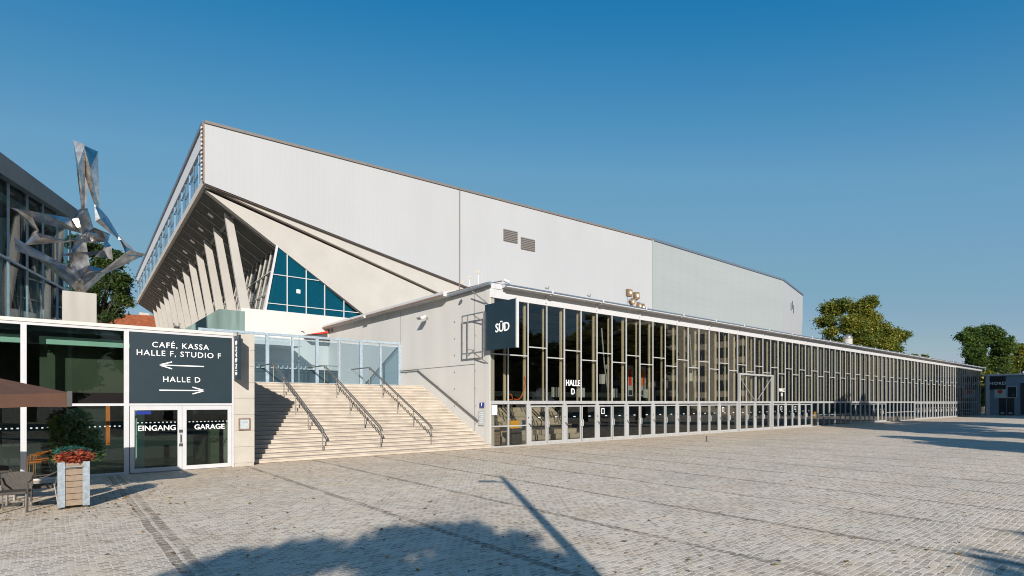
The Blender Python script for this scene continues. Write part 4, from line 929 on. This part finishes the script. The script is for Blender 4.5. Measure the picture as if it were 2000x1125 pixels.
rowt = tree('park_tree', 'park tree in the row behind the plaza, nearest the photographer', (12, -42, 0), 7.5, 3, 15, 520, 36, .42, 37, 'leaf1', 'park trees behind the plaza', lobes=14)
for i in range(9):
    c = copy_tree(rowt); c.location = (24 + i * 9.5, -42 - (i * 7) % 11, 0); c.rotation_euler = (0, 0, i * 1.9); s_ = .9 + .07 * ((i * 5) % 4); c.scale = (s_, s_, s_); c['label'] = '%s park tree along the row behind the plaza' % ['second', 'third', 'fourth', 'fifth', 'sixth', 'seventh', 'eighth', 'ninth', 'farthest'][i]
for i in range(4):
    c = copy_tree(rowt); c.location = (-2 - i * 12, -44 - i * 2, 0); c.rotation_euler = (0, 0, i * 2.3); c['label'] = ['park tree just left behind the photographer', 'park tree second to the left behind the photographer', 'park tree third to the left behind the photographer', 'outermost park tree to the left'][i]
# street lamp behind the camera (its shadow lies on the paving)
sp_ = thing('street_lamp', 'tall street lamp with one short arm beside the photographer', 'street lamp', (.95, -2.75, 0))
MB().tube([(0, 0, 0), (0, 0, 7.3), (0, 0, 8)], [.12, .105, .05], 10).build('pole', M['galv'], sp_)
MB().tube([(0, 0, 7.35), (-.35, .32, 7.45)], .045, 6).build('arm', M['galv'], sp_)
MB().prism([(-.25, .12, 7.4), (-.70, .46, 7.42), (-.60, .6, 7.42), (-.15, .3, 7.4)], (0, 0, .09)).build('lamp_head', M['steel'], sp_)
# ================================================================== APARTMENT BLOCK (seen in the glass)
ab = thing('apartment_block', 'cream apartment block with dark windows across the plaza, mirrored in the foyer glass', 'apartment block', (95.6, -3, 0))
MB().box(0, 40, -34, 0, 0, 19.5).build('wall', M['apt'], ab); MB().box(-.4, 40.4, -34.4, .4, 19.5, 20).build('roof', M['rust'], ab)
wp = None
for f_ in range(6):
    for k in range(9):
        loc = (-.04, -2.2 - k * 3.6, 1.4 + f_ * 3.05)
        if wp is None:
            wp = MB().box(0, .03, -1.0, 1.0, 0, 1.9).build('window', M['petrol'], ab); MB().box(-.02, 0, -.04, .04, 0, 1.9).build('frame', M['white'], wp); wp.location = loc
        else: c = copy_tree(wp, ab); c.location = loc
for f_ in range(1, 6): MB().box(-.5, 0, -33, -18, .9 + f_ * 3.05, 1.05 + f_ * 3.05).build('balcony', M['stone'], ab)
cb_ = thing('sky_screen_block', 'long dark block added out of view to keep bright sky out of the glass', 'added block', (172, -60, 0))  # added out of view so the far glass reflects less bright sky
MB().box(0, 12, 0, 74, 0, 21).build('wall', M['soffitc'], cb_); MB().box(-.4, 12.4, -.4, 74.4, 21, 22).build('roof', M['rust'], cb_)
for k in range(17): MB().box(-.06, -.001, 1.5 + k * 4.3, 3.6 + k * 4.3, 2, 19).build('window_column', M['petrol'], cb_)
# ================================================================== NORD BUILDING
nb_ = thing('north_entrance', 'shaded building, blue shade put into its wall colour, doors at the far right', 'building', (131, 10, 0))
MB().box(0, 12, -14, 13, 0, 7.1).build('wall', M['shadewall'], nb_); MB().box(-.3, 12, -14.2, 13.2, 7.1, 7.4).build('roof_edge', M['white'], nb_)
def nX(px, py): a = atX(px, py, 131); return a.y - 10, a.z
y0, z1 = nX(1951, 778); y1, z0 = nX(1981, 806)
for i, (a_, b_) in enumerate(((y0, (y0 + y1) / 2 + .05), ((y0 + y1) / 2 - .05, y1))):
    d_ = MB().box(-.05, 0, b_, a_, .05, z1).build('door', M['dark'], nb_); MB().box(-.07, -.051, b_ + .25, a_ - .25, .35, .5).build('kick_rail', M['letter'], d_)
y2, zz1 = nX(1993, 748); MB().box(-.05, 0, y2 - 4, y2, .2, zz1).build('window', M['petrol'], nb_)
MB().box(-.1, 0, 12.3, 12.8, 0, 7.1).build('pilaster', M['white'], nb_)
yA, zA = nX(1934, 736); yB, zB = nX(1964, 760)
ns = thing('north_sign', 'black square sign reading NORD on the shaded building', 'sign', (130.9, 10, 0))
MB().box(-.15, .09, yB, yA, zB, zA).build('panel', M['black'], ns); text('lettering', 'NORD', .72, M['letter'], ns, (-.16, (yA + yB) / 2, (zA + zB) / 2 - .1), facing='-X', bold=.01, spacing=1.15)
for (c0, c1, lab, m_, e_) in (((1944, 761), (1963, 776), 'teal poster with red shape under the NORD sign', 'mint', 'red'), ((1968, 755.5), (1985, 776), 'black framed poster right of the teal poster', 'black', 'paper')):
    ya, za = nX(*c0); yb2, zb2 = nX(*c1)
    p = thing('wall_poster', lab, 'poster', (130.93, 10, 0), group='posters on the north building')
    MB().box(-.03, .06, yb2 - .12, ya + .12, zb2 - .12, za + .12).build('frame', M['white'], p); MB().box(-.05, -.031, yb2, ya, zb2, za).build('sheet', M[m_], p)
    MB().box(-.06, -.051, yb2 + .5, ya - .8, zb2 + .35, zb2 + (.8 if m_ == 'mint' else .5)).build('print', M[e_], p)
    if m_ == 'mint': MB().tube([(-.065, (ya + yb2) / 2, zb2 + 1.0), (-.052, (ya + yb2) / 2, zb2 + 1.0)], .35, 12).build('print', M['red'], p)
# far stuff
hs_ = thing('tiled_roof_house', 'house with orange red tiled roof beyond the terrace at left', 'house', (0, 118, 0))
a = atY(228, 612, 118); b = atY(304, 640, 118)
MB().prism([(a.x - 6, 0, b.z - 2), (b.x + 1, 0, b.z - 2), (b.x + 1, 5, atY(300, 616, 123).z), (a.x - 6, 5, a.z + .3)], (0, 6, -.4)).build('roof', M['rooftile'], hs_)
MB().box(a.x - 5.5, b.x + .5, 1, 9, 0, b.z - 2).build('wall', M['apt'], hs_)
q = atY(285, 610, 121); MB().box(q.x - .8, q.x + .8, 5.2, 6, q.z - 2, q.z + .2).build('chimney', M['stone'], hs_)
fh = None
for i, (px, d_, h_, w_) in enumerate(((1865, 210, 13, 10), (1740, 190, 16, 7))):
    a = atD(px, 700, d_); t = thing('distant_house', ['far house glimpsed between trees above the foyer end', 'far pale house with red roof behind the largest tree'][i], 'house', (a.x, a.y, 0))
    MB().box(-w_ / 2, w_ / 2, 0, 8, 0, h_).build('wall', M['apt'], t); MB().prism([(-w_ / 2 - .4, -.4, h_), (w_ / 2 + .4, -.4, h_), (w_ / 2 + .4, 4, h_ + 2.5), (-w_ / 2 - .4, 4, h_ + 2.5)], (0, 4.4, -.1)).build('roof', M['rooftile'], t)
# ================================================================== CAFE TERRACE OBJECTS
um = thing('cafe_parasol', 'square brown parasol at the left edge over the cafe chairs', 'parasol', (-1.45, 17.05, 0))
hw = 1.75; zt = 2.60; zb_ = 2.28; b = MB(); n = 6
ap = (0, 0, 3.35)
cor = [(hw, -hw), (hw, hw), (-hw, hw), (-hw, -hw)]
for k in range(4):
    c0, c1 = cor[k], cor[(k + 1) % 4]
    for j_ in range(n):
        t0, t1 = j_ / n, (j_ + 1) / n
        q0_ = (c0[0] * (1 - t0) + c1[0] * t0, c0[1] * (1 - t0) + c1[1] * t0); q1_ = (c0[0] * (1 - t1) + c1[0] * t1, c0[1] * (1 - t1) + c1[1] * t1)
        s0 = -.06 * math.sin(math.pi * t0); s1 = -.06 * math.sin(math.pi * t1)
        b.quad((q0_[0], q0_[1], zt + s0), (q1_[0], q1_[1], zt + s1), (q1_[0] * .3, q1_[1] * .3, 2.93 + s1), (q0_[0] * .3, q0_[1] * .3, 2.93 + s0))
        b.quad((q0_[0] * .3, q0_[1] * .3, 2.93 + s0), (q1_[0] * .3, q1_[1] * .3, 2.93 + s1), (0, 0.001 * j_, 3.06), (0.001, 0, 3.06))
        b.quad((q0_[0], q0_[1], zt + s0), (q1_[0], q1_[1], zt + s1), (q1_[0], q1_[1], zb_ + .02 * math.sin(9 * t1)), (q0_[0], q0_[1], zb_ + .02 * math.sin(9 * t0)))
cn = b.build('canopy', M['brown'], um); so_ = cn.modifiers.new('thick', 'SOLIDIFY'); so_.thickness = .008
MB().tube([(0, 0, 0), (0, 0, 3.1)], .035, 10).build('pole', M['steel'], um); MB().box(-.45, .45, -.45, .45, 0, .09).build('base', M['soffitc'], um)
for c0 in cor: MB().tube([(0, 0, 2.95), (c0[0] * .99, c0[1] * .99, zt - .03)], .014, 6).build('rib', M['darksteel'], um)
MB().box(hw - .05, hw + .04, -hw - .04, -hw + .06, zb_ + .02, zt + .03).build('corner_fitting', M['darksteel'], um)
pn = thing('planter', 'upright wooden slat planter with galvanised corners and red foliage', 'planter', (.385, 16.2, 0))
PW = .285
for sx_ in (-1, 1):
    for sy_ in (-1, 1):
        x, y = sx_ * PW, sy_ * PW; b = MB()
        b.box(min(x, x - sx_ * .13), max(x, x - sx_ * .13), min(y, y - sy_ * .012), max(y, y - sy_ * .012), .05, 1.05)
        b.box(min(x, x - sx_ * .012), max(x, x - sx_ * .012), min(y - sy_ * .012, y - sy_ * .13), max(y - sy_ * .012, y - sy_ * .13), .05, 1.05); b.build('corner_post', M['galv'], pn)
        MB().tube([(x * .85, y * .85, 0), (x * .85, y * .85, .06)], .025, 8).build('foot', M['darksteel'], pn)
b = MB()
for k in range(7): b.box(-PW + .015, PW - .015, -PW + .016, PW - .016, .07 + k * .138, .195 + k * .138)
b.build('slats', M['wood'], pn); MB().box(-PW + .03, PW - .03, -PW + .03, PW - .03, .08, 1.02).build('soil', M['soil'], pn)
MB().tube([(-.16, -PW - .03, .94), (.16, -PW - .03, .94)], .012, 6).build('handle', M['galv'], pn)
def foliage(parent, name, m, c, r, rz_, n, ls, seed, up=.3):
    rnd = random.Random(seed); b = MB()
    for k in range(n):
        u = Vector((rnd.gauss(0, 1), rnd.gauss(0, 1), rnd.gauss(0, 1))).normalized() * (rnd.random() ** .4)
        q = Vector(c) + Vector((u.x * r, u.y * r, u.z * rz_)); d = (Vector((rnd.gauss(0, 1), rnd.gauss(0, 1), rnd.gauss(up, .8)))).normalized(); e = d.orthogonal().normalized(); s_ = ls * rnd.uniform(.6, 1.3)
        b.quad(q - d * s_, q + e * s_ * .4, q + d * s_, q - e * s_ * .4)
    return b.build(name, M[m], parent)
foliage(pn, 'red_foliage', 'petal', (0.02, -.08, 1.16), .38, .17, 620, .05, 5); foliage(pn, 'green_foliage', 'leaf4', (-.02, .14, 1.26), .36, .13, 700, .04, 6)
sh = thing('potted_shrub', 'tall glossy green shrub in a dark pot behind the planter', 'shrub', (.45, 17.95, 0))
MB().tube([(0, 0, 0), (0, 0, .45)], [.22, .3], 14).build('pot', M['darksteel'], sh)
b = MB(); rnd = random.Random(3)
for k in range(9):
    a_ = rnd.uniform(0, 6.28); b.tube([(0, 0, .4), (math.cos(a_) * .2, math.sin(a_) * .2, 1.0), (math.cos(a_) * .5, math.sin(a_) * .5, 1.7)], [.02, .015, .006], 5)
b.build('stems', M['bark'], sh)
for i_, (fx_, fz_, fr_, fh_, fn_) in enumerate(((-.2, 1.25, .5, .45, 420), (.3, 1.5, .45, .4, 380), (-.35, 1.75, .4, .35, 300), (.1, 1.95, .38, .3, 260), (.55, 1.15, .3, .3, 160))): foliage(sh, 'leaves', 'leaf3', (fx_ * .75, 0, fz_), fr_ * .78, fh_, fn_, .075, 8 + i_)
def chair(name, label, loc, rz, m, grp, fr='rattan'):
    t = thing(name, label, 'chair', loc, rz, grp)          # faces local -y
    MB().box(-.26, .26, -.26, .24, .40, .46).build('seat', M[m], t, bevel=.015)
    b = MB()
    for k in range(6):
        a0 = -.27 + k * .09; c = lambda a: .27 + .03 - .35 * a * a
        b.prism([(a0, c(a0), .44), (a0 + .09, c(a0 + .09), .44), (a0 + .092, c(a0 + .09) + .07, .84 - .5 * (a0 + .09) ** 2), (a0, c(a0) + .07, .84 - .5 * a0 ** 2)], (0, .025, 0))
    b.build('backrest', M[m], t)
    for s in (-1, 1):
        MB().tube([(s * .27, -.24, 0), (s * .27, -.22, .64), (s * .285, .1, .66), (s * .27, .27, .74)], .018, 6).build('armrest', M[fr], t)
        MB().tube([(s * .24, .34, 0), (s * .25, .27, .5)], .016, 6).build('leg', M['steel'], t); MB().tube([(s * .24, -.25, 0), (s * .25, -.23, .42)], .016, 6).build('leg', M['steel'], t)
    return t
g_ = 'rattan chairs under the brown parasol'
chair('rattan_chair', 'grey rattan chair with its back to the photographer at the left edge', (-.64, 16.3, 0), 3.0 + math.pi, 'rattan', g_)
for o in S.objects[:]: pass
chair('rattan_chair', 'grey rattan chair seen from the side next to the planter', (-.18, 17.05, 0), R(-100), 'rattan', g_)
chair('rattan_chair', 'grey rattan chair in deep shade behind the cafe table', (-1.0, 18.3, 0), R(15), 'rattan', g_)
tb_ = thing('cafe_table', 'round dark cafe table under the parasol', 'table', (-1.0, 17.35, 0)); MB().tube([(0, 0, .71), (0, 0, .74)], .42, 24).build('top', M['darksteel'], tb_); MB().tube([(.2, 0, 0), (.2, 0, .71)], .03, 8).build('leg', M['steel'], tb_); MB().box(-.05, .45, -.25, .25, 0, .02).build('base', M['darksteel'], tb_)
chair('orange_chair', 'orange chair inside the cafe window, nearer the glass', (atY(75, 880, 23.6).x, 23.6, .04), R(-95), 'orange', 'orange chairs inside the cafe', 'orange')
chair('orange_chair', 'orange chair inside the cafe window, farther from the glass', (atY(86, 870, 24.6).x, 24.6, .04), R(-95), 'orange', 'orange chairs inside the cafe', 'orange')
# small ground post
a = ground(1380, 862); bp_ = thing('ground_post', 'short dark post standing alone on the paving before the doors', 'post', (a.x, a.y, 0)); MB().tube([(0, 0, 0), (0, 0, .34)], .035, 8).build('stem', M['darksteel'], bp_); MB().box(-.09, .09, -.09, .09, 0, .03).build('foot', M['darksteel'], bp_)
# fallen leaves
rnd = random.Random(9); b = MB()
for k in range(640):
    if k < 390: px = rnd.uniform(150, 2100); py = 800 + 330 * rnd.random() ** .8; p = ground(px, py)
    else: p = Vector((rnd.uniform(-2, 2.5), rnd.uniform(14.5, 18), 0))
    if p.y > YF - .4 or (p.x < XC and p.y > YC - .3): continue
    s_ = rnd.uniform(.018, .05) * (1.5 if rnd.random() < .1 else 1); a_ = rnd.uniform(0, 6.28); c, s1 = math.cos(a_) * s_, math.sin(a_) * s_; z = .012
    b.quad((p.x - c, p.y - s1, z), (p.x + s1 * .6, p.y - c * .6, z + .02 * rnd.random()), (p.x + c, p.y + s1, z + .015), (p.x - s1 * .6, p.y + c * .6, z + .03 * rnd.random()))
lv = b.build('fallen_leaves', M['dead']); tag(lv, kind='stuff')
tag(lv, 'scattered dry yellow and brown leaves on the paving', 'leaves')
